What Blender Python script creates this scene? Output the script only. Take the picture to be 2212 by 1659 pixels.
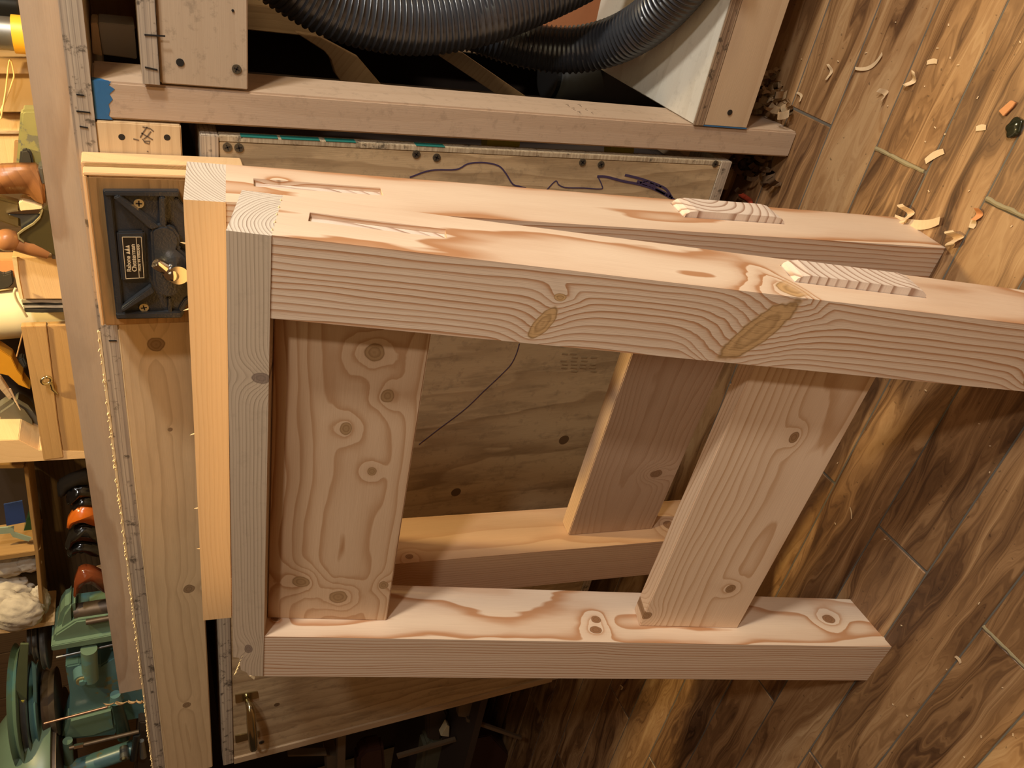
import bpy, bmesh, math, random
from mathutils import Vector, Matrix, Euler
from math import sin, cos, pi, tan, radians
random.seed(7)
for o in list(bpy.data.objects): bpy.data.objects.remove(o)
S = bpy.context.scene
COL = S.collection

# ------------------------------------------------------------------ camera
FPX, CX, CY = 1707.84, 1106.0, 829.5          # focal length in px for a 2212 px wide frame
RT = Vector((0.82255758, 0.56371915, -0.07496504))   # camera right (the photo is held turned by 90 degrees)
FW = Vector((-0.54053243, 0.73405839, -0.41107538))  # view direction
UP = Vector((-0.17670235, 0.3786542, 0.90851377))    # up
CAM = Vector((0, 0, 1.02686))
cd = bpy.data.cameras.new('camera'); cam = bpy.data.objects.new('camera', cd); COL.objects.link(cam)
cd.sensor_fit = 'HORIZONTAL'; cd.sensor_width = 36; cd.lens = FPX * 36 / 2212; cd.clip_start = 0.05
m = Matrix((( -UP.x, RT.x, -FW.x, CAM.x), (-UP.y, RT.y, -FW.y, CAM.y), (-UP.z, RT.z, -FW.z, CAM.z), (0, 0, 0, 1)))
cam.matrix_world = m; S.camera = cam

# ------------------------------------------------------------------ light and exposure
S.view_settings.view_transform = 'Standard'; S.view_settings.look = 'None'
S.view_settings.gamma = 1; S.view_settings.use_curve_mapping = False
S.view_settings.exposure = 0.0
w = bpy.data.worlds.new('world'); S.world = w; w.use_nodes = True
w.node_tree.nodes['Background'].inputs[0].default_value = (1.0, 0.42, 0.14, 1)
w.node_tree.nodes['Background'].inputs[1].default_value = 0.10
def area(name, loc, target, size, power, col):
    l = bpy.data.lights.new(name, 'AREA'); l.shape = 'DISK'; l.size = size; l.energy = power; l.color = col
    o = bpy.data.objects.new(name, l); COL.objects.link(o); o.location = loc
    o.rotation_euler = (Vector(target) - Vector(loc)).to_track_quat('-Z', 'Y').to_euler(); return o
area('ceiling_lamp', (1.3, -0.40, 1.9), (-0.6, 0.8, 0.6), 0.15, 19, (0.98, 0.92, 0.86))
area('side_lamp', (1.5, 0.35, 1.7), (-0.6, 0.8, 0.5), 0.20, 34, (0.92, 0.91, 0.86))
area('low_lamp', (2.2, 0.45, 1.35), (-0.6, 0.8, 0.5), 0.20, 21, (1.0, 0.78, 0.45))
area('bounce_fill', (0.4, -1.0, 2.4), (-0.4, 0.7, 0.4), 1.5, 6, (1.0, 0.9, 0.6))  # added soft fill in place of ceiling bounce, no real fixture
area('bench_lamp', (-0.22, 1.20, 2.05), (-0.85, 1.15, 0.8), 0.08, 29.0, (1.0, 0.75, 0.34))
# ------------------------------------------------------------------ helpers
def at(px, py, ax, val):                       # the point on a plane (x, y or z = val) seen at a pixel
    d = RT * (-(py - CY) / FPX) + FW + UP * (-(px - CX) / FPX)
    k = 'xyz'.index(ax)
    return CAM + d * ((val - CAM[k]) / d[k])
def atY(px, py, y): return at(px, py, 'y', y)
def atZ(px, py, z): return at(px, py, 'z', z)

def tag(o, label=None, cat=None, group=None, kind=None):
    if label: o['label'] = label
    if cat: o['category'] = cat
    if group: o['group'] = group
    if kind: o['kind'] = kind
    return o
def empty(name, loc=(0, 0, 0), rot=(0, 0, 0), label=None, cat=None, group=None, kind=None):
    o = bpy.data.objects.new(name, None); COL.objects.link(o); o.location = loc; o.rotation_euler = rot
    o.empty_display_size = 0.05
    return tag(o, label, cat, group, kind)
def link(name, bm, mat, parent=None, bevel=0, smooth=False, auto=False):
    me = bpy.data.meshes.new(name)
    if bevel:
        bmesh.ops.bevel(bm, geom=[e for e in bm.edges if len(e.link_faces) == 2 and e.calc_face_angle(0) > 0.5], offset=bevel, segments=2, affect='EDGES', clamp_overlap=True)
    bmesh.ops.recalc_face_normals(bm, faces=bm.faces)
    bm.to_mesh(me); bm.free()
    me.materials.append(mat)
    if smooth:
        for p in me.polygons: p.use_smooth = True
    o = bpy.data.objects.new(name, me); COL.objects.link(o)
    if parent: o.parent = parent
    return o
def setwc(o, fn):                              # grain coordinates of the board: x along the grain, y and z from the pith
    me = o.data
    a = me.attributes.new('wc', 'FLOAT_VECTOR', 'POINT')
    for i, v in enumerate(me.vertices): a.data[i].vector = fn(v.co)
    return o
def box_bm(lo, hi, bm=None, cuts=None):
    bm = bm or bmesh.new()
    r = bmesh.ops.create_cube(bm, size=1)
    for v in r['verts']:
        v.co = Vector([(lo[i] + hi[i]) / 2 + v.co[i] * (hi[i] - lo[i]) for i in range(3)])
    return bm
AX = {'x': (0, 1, 2), 'y': (1, 0, 2), 'z': (2, 0, 1)}
def board(name, lo, hi, mat, parent=None, grain='x', pith=(0.12, 0.12), seed=0, bevel=0.0015):
    o = link(name, box_bm(lo, hi), mat, parent, bevel)
    a, b, c = AX[grain]; l0, b0, c0 = lo[a], (lo[b] + hi[b]) / 2, (lo[c] + hi[c]) / 2
    return setwc(o, lambda p: (p[a] - l0 + seed * 3.7, p[b] - b0 - pith[0], p[c] - c0 - pith[1]))
def prism(name, pts, depth, mat, parent=None, bevel=0.001, grain=None, seed=0, pith=(0.1, 0.1), dirv=(0, 1, 0), smooth=False):
    """outline in 3-D, given depth along dirv"""
    bm = bmesh.new(); d = Vector(dirv) * depth
    a = [bm.verts.new(p) for p in pts]; b = [bm.verts.new(Vector(p) + d) for p in pts]
    bm.faces.new(a); bm.faces.new(list(reversed(b)))
    n = len(pts)
    for i in range(n): bm.faces.new((a[i], a[(i + 1) % n], b[(i + 1) % n], b[i]))
    bmesh.ops.recalc_face_normals(bm, faces=bm.faces)
    o = link(name, bm, mat, parent, bevel, smooth)
    if grain is not None:
        g = Vector(grain).normalized(); q = g.orthogonal().normalized(); r = g.cross(q); c = sum((Vector(p) for p in pts), Vector()) / n
        setwc(o, lambda p: ((p - c).dot(g) + seed * 3.7, (p - c).dot(q) - pith[0], (p - c).dot(r) - pith[1]))
    return o
def ppx(name, px, y, depth, mat, parent=None, **k):   # outline given where it is seen, standing at depth y
    return prism(name, [atY(a, b, y) for a, b in px], depth, mat, parent, **k)
def tube_bm(pts, rad, seg=12, bm=None, caps=True, up=None):
    bm = bm or bmesh.new(); pts = [Vector(p) for p in pts]; n = len(pts)
    if not hasattr(rad, '__len__'): rad = [rad] * n
    t0 = (pts[1] - pts[0]).normalized(); q = t0.orthogonal().normalized(); rings = []
    for i, p in enumerate(pts):
        t = (pts[min(i + 1, n - 1)] - pts[max(i - 1, 0)]).normalized()
        q = (q - t * q.dot(t)).normalized(); r = t.cross(q)
        rings.append([bm.verts.new(p + (q * cos(2 * pi * k / seg) + r * sin(2 * pi * k / seg)) * rad[i]) for k in range(seg)])
    for a, b in zip(rings, rings[1:]):
        for k in range(seg): bm.faces.new((a[k], a[(k + 1) % seg], b[(k + 1) % seg], b[k]))
    if caps: bm.faces.new(list(reversed(rings[0]))); bm.faces.new(rings[-1])
    return bm
def tube(name, pts, rad, mat, parent=None, seg=12, smooth=True):
    o = link(name, tube_bm(pts, rad, seg), mat, parent, 0, smooth)
    if smooth: sharp(o)
    return o
def sharp(o, ang=0.7):
    me = o.data; bm = bmesh.new(); bm.from_mesh(me)
    for e in bm.edges:
        if len(e.link_faces) == 2 and e.calc_face_angle(0) > ang: e.smooth = False
    bm.to_mesh(me); bm.free()
def crom(pts, n=8):
    pts = [Vector(p) for p in pts]; P = [pts[0] * 2 - pts[1]] + pts + [pts[-1] * 2 - pts[-2]]; out = []
    for i in range(1, len(P) - 2):
        a, b, c, d = P[i - 1:i + 3]
        for k in range(n):
            t = k / n
            out.append(0.5 * ((2 * b) + (c - a) * t + (2 * a - 5 * b + 4 * c - d) * t * t + (3 * b - a - 3 * c + d) * t ** 3))
    return out + [pts[-1]]
def ribbon(name, pts, width, nrm, mat, parent=None, th=0.0006):    # pen stroke: a thin raised line lying on a face
    bm = bmesh.new(); nrm = Vector(nrm).normalized(); pts = [Vector(p) for p in pts]; n = len(pts); R = []
    for i, p in enumerate(pts):
        t = (pts[min(i + 1, n - 1)] - pts[max(i - 1, 0)]).normalized(); s = t.cross(nrm).normalized()
        wv = width[i] if hasattr(width, '__len__') else width
        R.append([bm.verts.new(p + s * wv * .5), bm.verts.new(p - s * wv * .5), bm.verts.new(p - s * wv * .5 + nrm * th), bm.verts.new(p + s * wv * .5 + nrm * th)])
    for a, b in zip(R, R[1:]):
        for k in range(4): bm.faces.new((a[k], a[(k + 1) % 4], b[(k + 1) % 4], b[k]))
    bm.faces.new(R[0]); bm.faces.new(list(reversed(R[-1])))
    return link(name, bm, mat, parent)
def disc(name, c, nrm, r, h, mat, parent=None, seg=20, slot=None, bevel=0):
    c = Vector(c); nrm = Vector(nrm).normalized()
    o = link(name, tube_bm([c, c + nrm * h], r, seg), mat, parent, bevel)
    return o

# ------------------------------------------------------------------ materials
class N:
    def __init__(s, name):
        s.m = bpy.data.materials.new(name); s.m.use_nodes = True; s.t = s.m.node_tree; s.b = s.t.nodes['Principled BSDF']
    def n(s, ty, **k):
        x = s.t.nodes.new(ty)
        for a, b in k.items(): setattr(x, a, b)
        return x
    def l(s, a, b): s.t.links.new(a, b)
    def v(s, x, sock):
        if isinstance(x, (int, float)): sock.default_value = x
        elif isinstance(x, (tuple, list)): sock.default_value = x
        else: s.l(x, sock)
    def math(s, op, a, b=0.0, c=None, clamp=False):
        x = s.n('ShaderNodeMath', operation=op); x.use_clamp = clamp; s.v(a, x.inputs[0]); s.v(b, x.inputs[1])
        if c is not None: s.v(c, x.inputs[2])
        return x.outputs[0]
    def vec(s, op, a, b=(0, 0, 0)):
        x = s.n('ShaderNodeVectorMath', operation=op); s.v(a, x.inputs[0])
        if op == 'SCALE': s.v(b, x.inputs['Scale'])
        else: s.v(b, x.inputs[1])
        return x.outputs['Value'] if op in ('LENGTH', 'DOT_PRODUCT', 'DISTANCE') else x.outputs[0]
    def noise(s, v, scale, detail=3, rough=0.5, col=False):
        x = s.n('ShaderNodeTexNoise'); s.l(v, x.inputs['Vector']); x.inputs['Scale'].default_value = scale
        x.inputs['Detail'].default_value = detail; x.inputs['Roughness'].default_value = rough
        return x.outputs['Color' if col else 'Fac']
    def mix(s, f, a, b, mode='MIX'):
        x = s.n('ShaderNodeMix', data_type='RGBA', blend_type=mode); s.v(f, x.inputs[0])
        for q, k in ((a, 6), (b, 7)):
            if isinstance(q, tuple): x.inputs[k].default_value = (*q[:3], 1)
            else: s.l(q, x.inputs[k])
        return x.outputs[2]
    def ramp(s, f, st, interp='LINEAR'):
        x = s.n('ShaderNodeValToRGB'); s.v(f, x.inputs[0]); e = x.color_ramp.elements; x.color_ramp.interpolation = interp
        while len(e) < len(st): e.new(0.5)
        for q, (p, c) in zip(e, st): q.position = p; q.color = (c, c, c, 1) if not isinstance(c, tuple) else (*c, 1)
        return x.outputs[0]
def srgb(r, g, b):
    f = lambda c: (c / 255 / 12.92) if c / 255 <= .04045 else ((c / 255 + .055) / 1.055) ** 2.4
    return (f(r), f(g), f(b))
def wood(name, early, late, freq=210, knots=(), warp=0.006, strength=1.0, dirt=0.0, rough=0.55, knotcol=(0.20, 0.10, 0.04), kbase=None, stain=0.0, lowband=0.25, resin=0.0):
    """growth rings around the pith line; each knot (x, y, z, radius, axis, stretch) bends them aside"""
    a = N(name); P = a.n('ShaderNodeAttribute', attribute_name='wc').outputs['Vector']
    s1 = a.vec('MULTIPLY', P, (2.2, 9, 9)); n1 = a.noise(s1, 1.0, 2, .5, True)
    d = a.vec('SCALE', a.vec('SUBTRACT', n1, (.5, .5, .5)), warp * 4)
    s2 = a.vec('MULTIPLY', P, (9, 40, 40)); n2 = a.noise(s2, 1.0, 2, .5, True)
    d2 = a.vec('SCALE', a.vec('SUBTRACT', n2, (.5, .5, .5)), warp * 0.55)
    Q = a.vec('ADD', a.vec('ADD', P, d), d2)
    sep = a.n('ShaderNodeSeparateXYZ'); a.l(Q, sep.inputs[0])
    r = a.math('SQRT', a.math('ADD', a.math('MULTIPLY', sep.outputs[1], sep.outputs[1]), a.math('MULTIPLY', sep.outputs[2], sep.outputs[2])))
    r = a.math('ADD', r, a.math('MULTIPLY', sep.outputs[0], 0.006))
    kmask = None; kd = None
    for (kx, ky, kz, kr, axis, st, *lim) in knots:
        ax = Vector(axis).normalized()
        e = a.vec('SUBTRACT', P, (kx, ky, kz))
        al = a.vec('DOT_PRODUCT', e, tuple(ax))
        e2 = a.vec('SUBTRACT', e, a.vec('SCALE', a.n('ShaderNodeCombineXYZ').outputs[0] if False else a_const(a, ax), al))
        e3 = a.vec('MULTIPLY', e2, (1 / st, 1, 1))
        dist = a.math('ADD', a.vec('LENGTH', e3), a.math('MULTIPLY', a.math('SUBTRACT', a.noise(P, 60, 2), .5), kr * .5))
        g = a.math('POWER', 2.718, a.math('MULTIPLY', -1.0, a.math('POWER', a.math('DIVIDE', dist, kr * 2.3), 2.0)))
        gate = a.ramp(a.math('DIVIDE', a.math('ABSOLUTE', al), lim[0] if lim else .3), [(0, 1.0), (.8, 1.0), (1.0, 0.0)])
        r = a.math('ADD', r, a.math('MULTIPLY', a.math('MULTIPLY', g, gate), kr * 1.5))
        mk = a.ramp(a.math('DIVIDE', dist, kr), [(0, 1.0), (0.86, 1.0), (1.0, 0.0)])
        kk = a.ramp(a.math('DIVIDE', dist, kr), [(0, .45), (.25, .2), (.5, .6), (.62, .15), (.8, .3), (.9, 1.0), (1.0, .2)])
        mk = a.math('MULTIPLY', mk, gate); kv = a.math('MULTIPLY', mk, kk)
        kmask = mk if kmask is None else a.math('MAXIMUM', kmask, mk)
        kd = kv if kd is None else a.math('MAXIMUM', kd, kv)
    t = a.math('FRACT', a.math('MULTIPLY', r, freq))
    f = a.ramp(t, [(0, .0), (.30, lowband * .25), (.62, lowband), (.86, .92), (.94, 1.0), (1.0, .0)])
    # rings differ in how dark they are
    cell = a.math('FLOOR', a.math('MULTIPLY', r, freq)); wn = a.n('ShaderNodeTexWhiteNoise', noise_dimensions='1D'); a.l(cell, wn.inputs['W'])
    f = a.math('MULTIPLY', f, a.math('MULTIPLY_ADD', wn.outputs['Value'], .55, .55 * strength))
    fib = a.noise(a.vec('MULTIPLY', P, (14, 900, 900)), 1.0, 2)
    blot = a.noise(a.vec('MULTIPLY', P, (5, 22, 22)), 1.0, 3)
    c = a.mix(a.math('MULTIPLY', f, strength, clamp=True), early, late)
    c = a.mix(a.math('MULTIPLY', a.math('SUBTRACT', fib, .35), .30, clamp=True), c, tuple(x * .72 for x in late))
    c = a.mix(a.math('MULTIPLY', a.math('SUBTRACT', blot, .42), .55, clamp=True), c, tuple((x * .55 + y * .45) * .95 for x, y in zip(early, late)))
    if stain:
        sn = a.noise(a.vec('MULTIPLY', P, (7, 30, 30)), 1.0, 4, .65)
        c = a.mix(a.math('MULTIPLY', a.ramp(sn, [(.48, 0.0), (.62, 1.0)]), stain), c, tuple(x * .45 for x in late))
    if dirt:
        dn = a.noise(a.vec('MULTIPLY', P, (60, 60, 60)), 1.0, 4, .7)
        c = a.mix(a.math('MULTIPLY', a.ramp(dn, [(.55, 0.0), (.68, 1.0)]), dirt), c, (.10, .075, .05))
    if kmask is not None:
        kc = a.mix(kd, kbase or tuple(x * .75 for x in late), knotcol)
        c = a.mix(kmask, c, kc)
    a.l(c, a.b.inputs['Base Color']); a.b.inputs['Roughness'].default_value = rough
    a.b.inputs['Specular IOR Level'].default_value = 0.35
    bp = a.n('ShaderNodeBump'); bp.inputs['Strength'].default_value = .25; bp.inputs['Distance'].default_value = .0006
    a.l(a.math('ADD', a.math('MULTIPLY', f, -.6), fib), bp.inputs['Height']); a.l(bp.outputs[0], a.b.inputs['Normal'])
    return a.m
def a_const(a, v):
    x = a.n('ShaderNodeCombineXYZ')
    for i in range(3): x.inputs[i].default_value = v[i]
    return x.outputs[0]
def plain(name, col, rough=.5, metal=0.0, var=.15, scale=40, spots=None, bump=0.0, spec=.5, coord='Object'):
    a = N(name); tc = a.n('ShaderNodeTexCoord').outputs[coord]; n = a.noise(tc, scale, 4, .6)
    c = a.mix(a.math('MULTIPLY', a.math('SUBTRACT', n, .3), 2 * var, clamp=True), col, tuple(x * .55 for x in col))
    if spots:
        c2, amt, sc = spots
        c = a.mix(a.ramp(a.noise(tc, sc, 4, .62), [(amt, 0.0), (amt + .05, 1.0)]), c, c2)
    a.l(c, a.b.inputs['Base Color']); a.b.inputs['Roughness'].default_value = rough; a.b.inputs['Metallic'].default_value = metal
    a.b.inputs['Specular IOR Level'].default_value = spec
    if bump:
        bp = a.n('ShaderNodeBump'); bp.inputs['Strength'].default_value = bump; bp.inputs['Distance'].default_value = .001
        a.l(a.noise(tc, scale * 6, 3), bp.inputs['Height']); a.l(bp.outputs[0], a.b.inputs['Normal'])
    return a.m
def plyedge(name, axis, period=.0055, cols=((.46, .36, .26), (.26, .20, .15), (.55, .45, .33))):
    a = N(name); tc = a.n('ShaderNodeTexCoord').outputs['Object']; sep = a.n('ShaderNodeSeparateXYZ'); a.l(tc, sep.inputs[0])
    h = a.math('DIVIDE', sep.outputs['xyz'.index(axis)], period)
    t = a.math('FRACT', a.math('ADD', h, a.math('MULTIPLY', a.noise(tc, 8, 2), .25)))
    wn = a.n('ShaderNodeTexWhiteNoise', noise_dimensions='1D'); a.l(a.math('FLOOR', h), wn.inputs['W'])
    st = (3, 260, 260)
    str_ = a.noise(a.vec('MULTIPLY', tc, st), 1.0, 3, .65)
    c = a.mix(wn.outputs['Value'], cols[0], cols[2]); c = a.mix(a.ramp(t, [(0, 1.0), (.14, 0.0), (.86, 0.0), (1, 1.0)]), c, cols[1])
    c = a.mix(a.ramp(str_, [(.35, .75), (.6, 0.0)]), c, cols[1])
    c = a.mix(a.ramp(a.noise(tc, 55, 4, .7), [(.56, 0.0), (.66, .8)]), c, (.05, .035, .02))
    a.l(c, a.b.inputs['Base Color']); a.b.inputs['Roughness'].default_value = .75
    return a.m

FIR_E, FIR_L = (.74, .565, .41), (.50, .26, .13)
M = {}
M['fir'] = wood('fir_wood', FIR_E, FIR_L, 185, strength=.85)
M['fir_orange'] = wood('fir_warm_wood', (.92, .61, .31), (.68, .37, .14), 230, strength=.5)
M['fir_grey'] = wood('rough_grey_wood', (.44, .36, .265), (.25, .195, .135), 330, strength=.9, rough=.75,
    knots=[(.167, .0, -.0, .016, (.15, 1, 0), .9)])
M['endgrain'] = wood('fresh_end_grain', (.66, .57, .47), (.27, .19, .14), 285, strength=1.0, warp=.004, rough=.8)
M['pine'] = wood('pine_wood', (.50, .355, .215), (.35, .225, .125), 110, strength=.6, warp=.012, stain=.12)
M['pine_old'] = wood('used_pine', (.47, .35, .24), (.36, .25, .16), 60, strength=.35, dirt=.35, warp=.01)
M['ply'] = wood('plywood_face', (.54, .39, .225), (.30, .19, .095), 34, strength=.8, warp=.03, stain=.35, dirt=.25, lowband=.4)
M['ply_white'] = wood('pale_plywood', (.74, .68, .56), (.58, .50, .38), 30, strength=.6, warp=.03, dirt=.12)
M['dark_wood'] = wood('dark_stained_wood', (.13, .075, .035), (.06, .032, .015), 120, strength=.7)
M['light_wood'] = wood('light_box_wood', (.75, .50, .26), (.60, .36, .16), 90, strength=.3, rough=.5)
M['jaw'] = wood('brown_jaw_wood', (.32, .175, .065), (.18, .09, .03), 260, strength=.7, rough=.5, stain=.25)
M['edge'] = plyedge('plywood_edge_grey', 'z')
M['edge_v'] = plyedge('plywood_edge_side', 'y', cols=((.42, .30, .18), (.24, .16, .09), (.52, .42, .28)))
M['arris'] = plain('torn_pale_wood', (.80, .62, .36), .8, var=.25, scale=150)
M['cast'] = plain('dark_blue_cast_iron', (.028, .030, .034), .30, 0, .25, 60, bump=.35, spec=.6)
M['label'] = plain('black_label', (.012, .008, .005), .45, var=.05)
M['gold'] = plain('label_print', (.55, .45, .30), .45, var=.05)
M['brass'] = plain('brass_screw', (.60, .50, .28), .35, .7, .15, 200)
M['steel'] = plain('polished_steel', (.75, .72, .68), .12, 1.0, .08)
M['dull_steel'] = plain('dull_steel', (.30, .29, .27), .4, .85, .4)
M['screw'] = plain('old_screw', (.12, .10, .07), .5, .6, .4, 300)
M['hose'] = plain('black_hose_plastic', (.030, .032, .038), .30, 0, .2, 90, spec=1.0)
M['black'] = plain('black_plastic', (.012, .012, .013), .4, 0, .2)
M['black_gloss'] = plain('glossy_black', (.010, .009, .008), .15, 0, .2)
M['green'] = plain('green_machine_paint', (.13, .20, .135), .38, .0, .35, 14, spots=((.10, .21, .20), .54, 9), spec=.6)
M['green2'] = plain('teal_machine_paint', (.10, .20, .20), .33, .0, .35, 20, spots=((.17, .16, .07), .60, 22), spec=.6)
M['rust'] = plain('rusty_steel', (.12, .085, .06), .5, .6, .6, 60)
M['orange'] = plain('orange_handle', (.45, .10, .01), .22, 0, .2)
M['redbrown'] = plain('redbrown_handle', (.15, .035, .012), .15, 0, .3)
M['tote'] = wood('plane_handle_wood', (.30, .13, .05), (.14, .055, .02), 60, strength=.6, rough=.3)
M['yellow'] = plain('yellow_plastic', (.85, .45, .03), .4, 0, .1)
M['yellow_dull'] = plain('yellow_tube', (.75, .60, .08), .5, 0, .3)
M['paper'] = plain('cream_paper', (.62, .52, .32), .7, 0, .15, 18)
M['felt'] = plain('grey_felt', (.42, .37, .31), .95, 0, .3, 120)
M['felt_dark'] = plain('dark_felt', (.035, .028, .018), .95, 0, .3, 120)
M['cloth'] = plain('white_rag', (.50, .43, .34), .95, 0, .35, 60, bump=.4)
M['glassgreen'] = plain('green_tray', (.01, .075, .035), .15, 0, .5, 12)
M['blue_card'] = plain('blue_card', (.02, .045, .16), .6, 0, .3)
M['paleg'] = plain('pale_green_card', (.30, .36, .25), .6, 0, .3)
M['blue'] = plain('blue_paint', (.025, .13, .30), .6, 0, .25, 200)
M['teal'] = plain('teal_paint', (.015, .16, .13), .6, 0, .35, 60)
M['ink'] = plain('purple_ink', (.055, .035, .085), .7, 0, .3, 300)
M['pencil'] = plain('pencil_line', (.16, .11, .07), .7, 0, .3, 300)
M['brick'] = plain('terracotta_board', (.46, .17, .065), .7, 0, .35, 15)
M['verdigris'] = plain('worn_green_brass', (.30, .27, .10), .55, .1, .4, 40, spots=((.16, .15, .10), .55, 40))
M['blade'] = plain('grey_steel_blade', (.24, .25, .27), .28, .9, .3)
M['shaving'] = plain('wood_shaving', (.72, .52, .31), .7, 0, .25, 200)
M['shav_orange'] = plain('orange_chip', (.62, .27, .10), .7, 0, .2, 200)
M['shadow_shav'] = plain('shadowed_brown_shavings', (.22, .12, .055), .8, 0, .4, 90)  # brown made darker for the shadow the heap lies in
M['string'] = plain('raffia', (.75, .50, .20), .7, 0, .2)
M['grout'] = plain('grout', (.135, .115, .09), .85, 0, .4, 60)
M['wall'] = wood('wall_boards', (.42, .24, .10), (.30, .15, .06), 60, strength=.5)
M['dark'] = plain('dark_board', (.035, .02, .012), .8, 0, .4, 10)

# ------------------------------------------------------------------ floor: wood-look tiles, each its own piece
def tile_mat():
    a = N('floor_tile_brown'); tc = a.n('ShaderNodeTexCoord').outputs['Object']; oi = a.n('ShaderNodeObjectInfo')
    off = a.vec('SCALE', a_const(a, (37.3, 53.1, 25.7)), oi.outputs['Random'])
    P = a.vec('ADD', a.vec('MULTIPLY', tc, (2.6, 15, 1)), off)
    w1 = a.noise(P, 1.0, 3, .5, True)
    Pw = a.vec('ADD', a.vec('MULTIPLY', P, (.9, 2.2, 1)), a.vec('MULTIPLY', a.vec('SUBTRACT', w1, (.5, .5, .5)), (1.0, 5.5, 0)))
    n2 = a.noise(Pw, 1.0, 5, .62)
    n3 = a.noise(a.vec('MULTIPLY', Pw, (1.2, 6, 1)), 1.4, 3, .6)
    k = a.math('ADD', a.math('MULTIPLY', n2, .74), a.math('MULTIPLY', n3, .26))
    k = a.math('ADD', k, a.math('MULTIPLY', a.math('SUBTRACT', oi.outputs['Random'], .5), .06))
    c = a.ramp(k, [(.30, (.040, .018, .009)), (.40, (.120, .058, .026)), (.48, (.235, .122, .052)), (.56, (.36, .200, .090)), (.66, (.48, .300, .150)), (.76, (.30, .165, .075))])
    sp = a.noise(tc, 130, 2); c = a.mix(a.ramp(sp, [(.68, 0.0), (.74, .5)]), c, (.03, .015, .01))
    a.l(c, a.b.inputs['Base Color']); a.b.inputs['Roughness'].default_value = .36
    bp = a.n('ShaderNodeBump'); bp.inputs['Strength'].default_value = .3; bp.inputs['Distance'].default_value = .0012
    a.l(n2, bp.inputs['Height']); a.l(bp.outputs[0], a.b.inputs['Normal'])
    a.l(a.ramp(a.noise(tc, 9, 3), [(.35, .30), (.7, .50)]), a.b.inputs['Roughness'])
    return a.m
M['tile'] = tile_mat()
floor = empty('floor', kind='structure')
g = link('grout_bed', box_bm((-4.2, -1.6, -.05), (1.6, 2.4, -.0016)), M['grout'], floor)
TL, TW, G = .966, .1015, .0026
bm = box_bm((0, 0, -.02), (TL - G * 1.6, TW - G, 0)); bmesh.ops.bevel(bm, geom=list(bm.edges), offset=.0012, segments=1, affect='EDGES')
tme = None
row = 0; y = .676 - TW * 22
rows = [(.676 + TW * k, k) for k in range(-22, 17)]
for y0, k in rows:
    xj = (-.761 if k % 2 == 0 else -.258)
    for i in range(-4, 3):
        x0 = xj + i * TL
        if x0 > 1.0 or x0 + TL < -3.6: continue
        if y0 < -1.4: continue
        if y0 < 0.0 and x0 < -2.4: continue
        if tme is None:
            o = link('floor_tile', bm, M['tile'], floor); tme = o.data
        else:
            o = bpy.data.objects.new('floor_tile', tme); COL.objects.link(o); o.parent = floor
        o.location = (x0 + G * .8, y0 + G * .5, random.uniform(-.0004, .0004))
# thick smear of pale filler in some butt joints
for (x, ya, yb) in ((-.2605, .781, .878), (-.257, .578, .674), (-.762, .275, .371)):
    bm = bmesh.new(); pts = []
    n = 14
    for i in range(n + 1): pts.append(Vector((x + .002 + random.uniform(-.0007, .0007), ya + (yb - ya) * i / n, -.001)))
    o = link('joint_filler', tube_bm(pts, [random.uniform(.0026, .0038) for _ in pts], 8), plain('pale_filler', (.30, .24, .13), .8), floor)
    o.scale = (1, 1, .9)

# walls behind the bench (dark workshop wall of boards)
wb = empty('wall_back', kind='structure')
for i in range(24):
    x0 = -4.2 + i * .24
    board('wall_board', (x0, 2.12, 0), (x0 + .236, 2.14, 2.5), M['dark_wood'], wb, 'z', (.1, .1), i)
wl = tag(link('wall_left', box_bm((-4.3, -.6, 0), (-4.2, 2.14, 2.5)), M['dark'], None), kind='structure')

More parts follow.
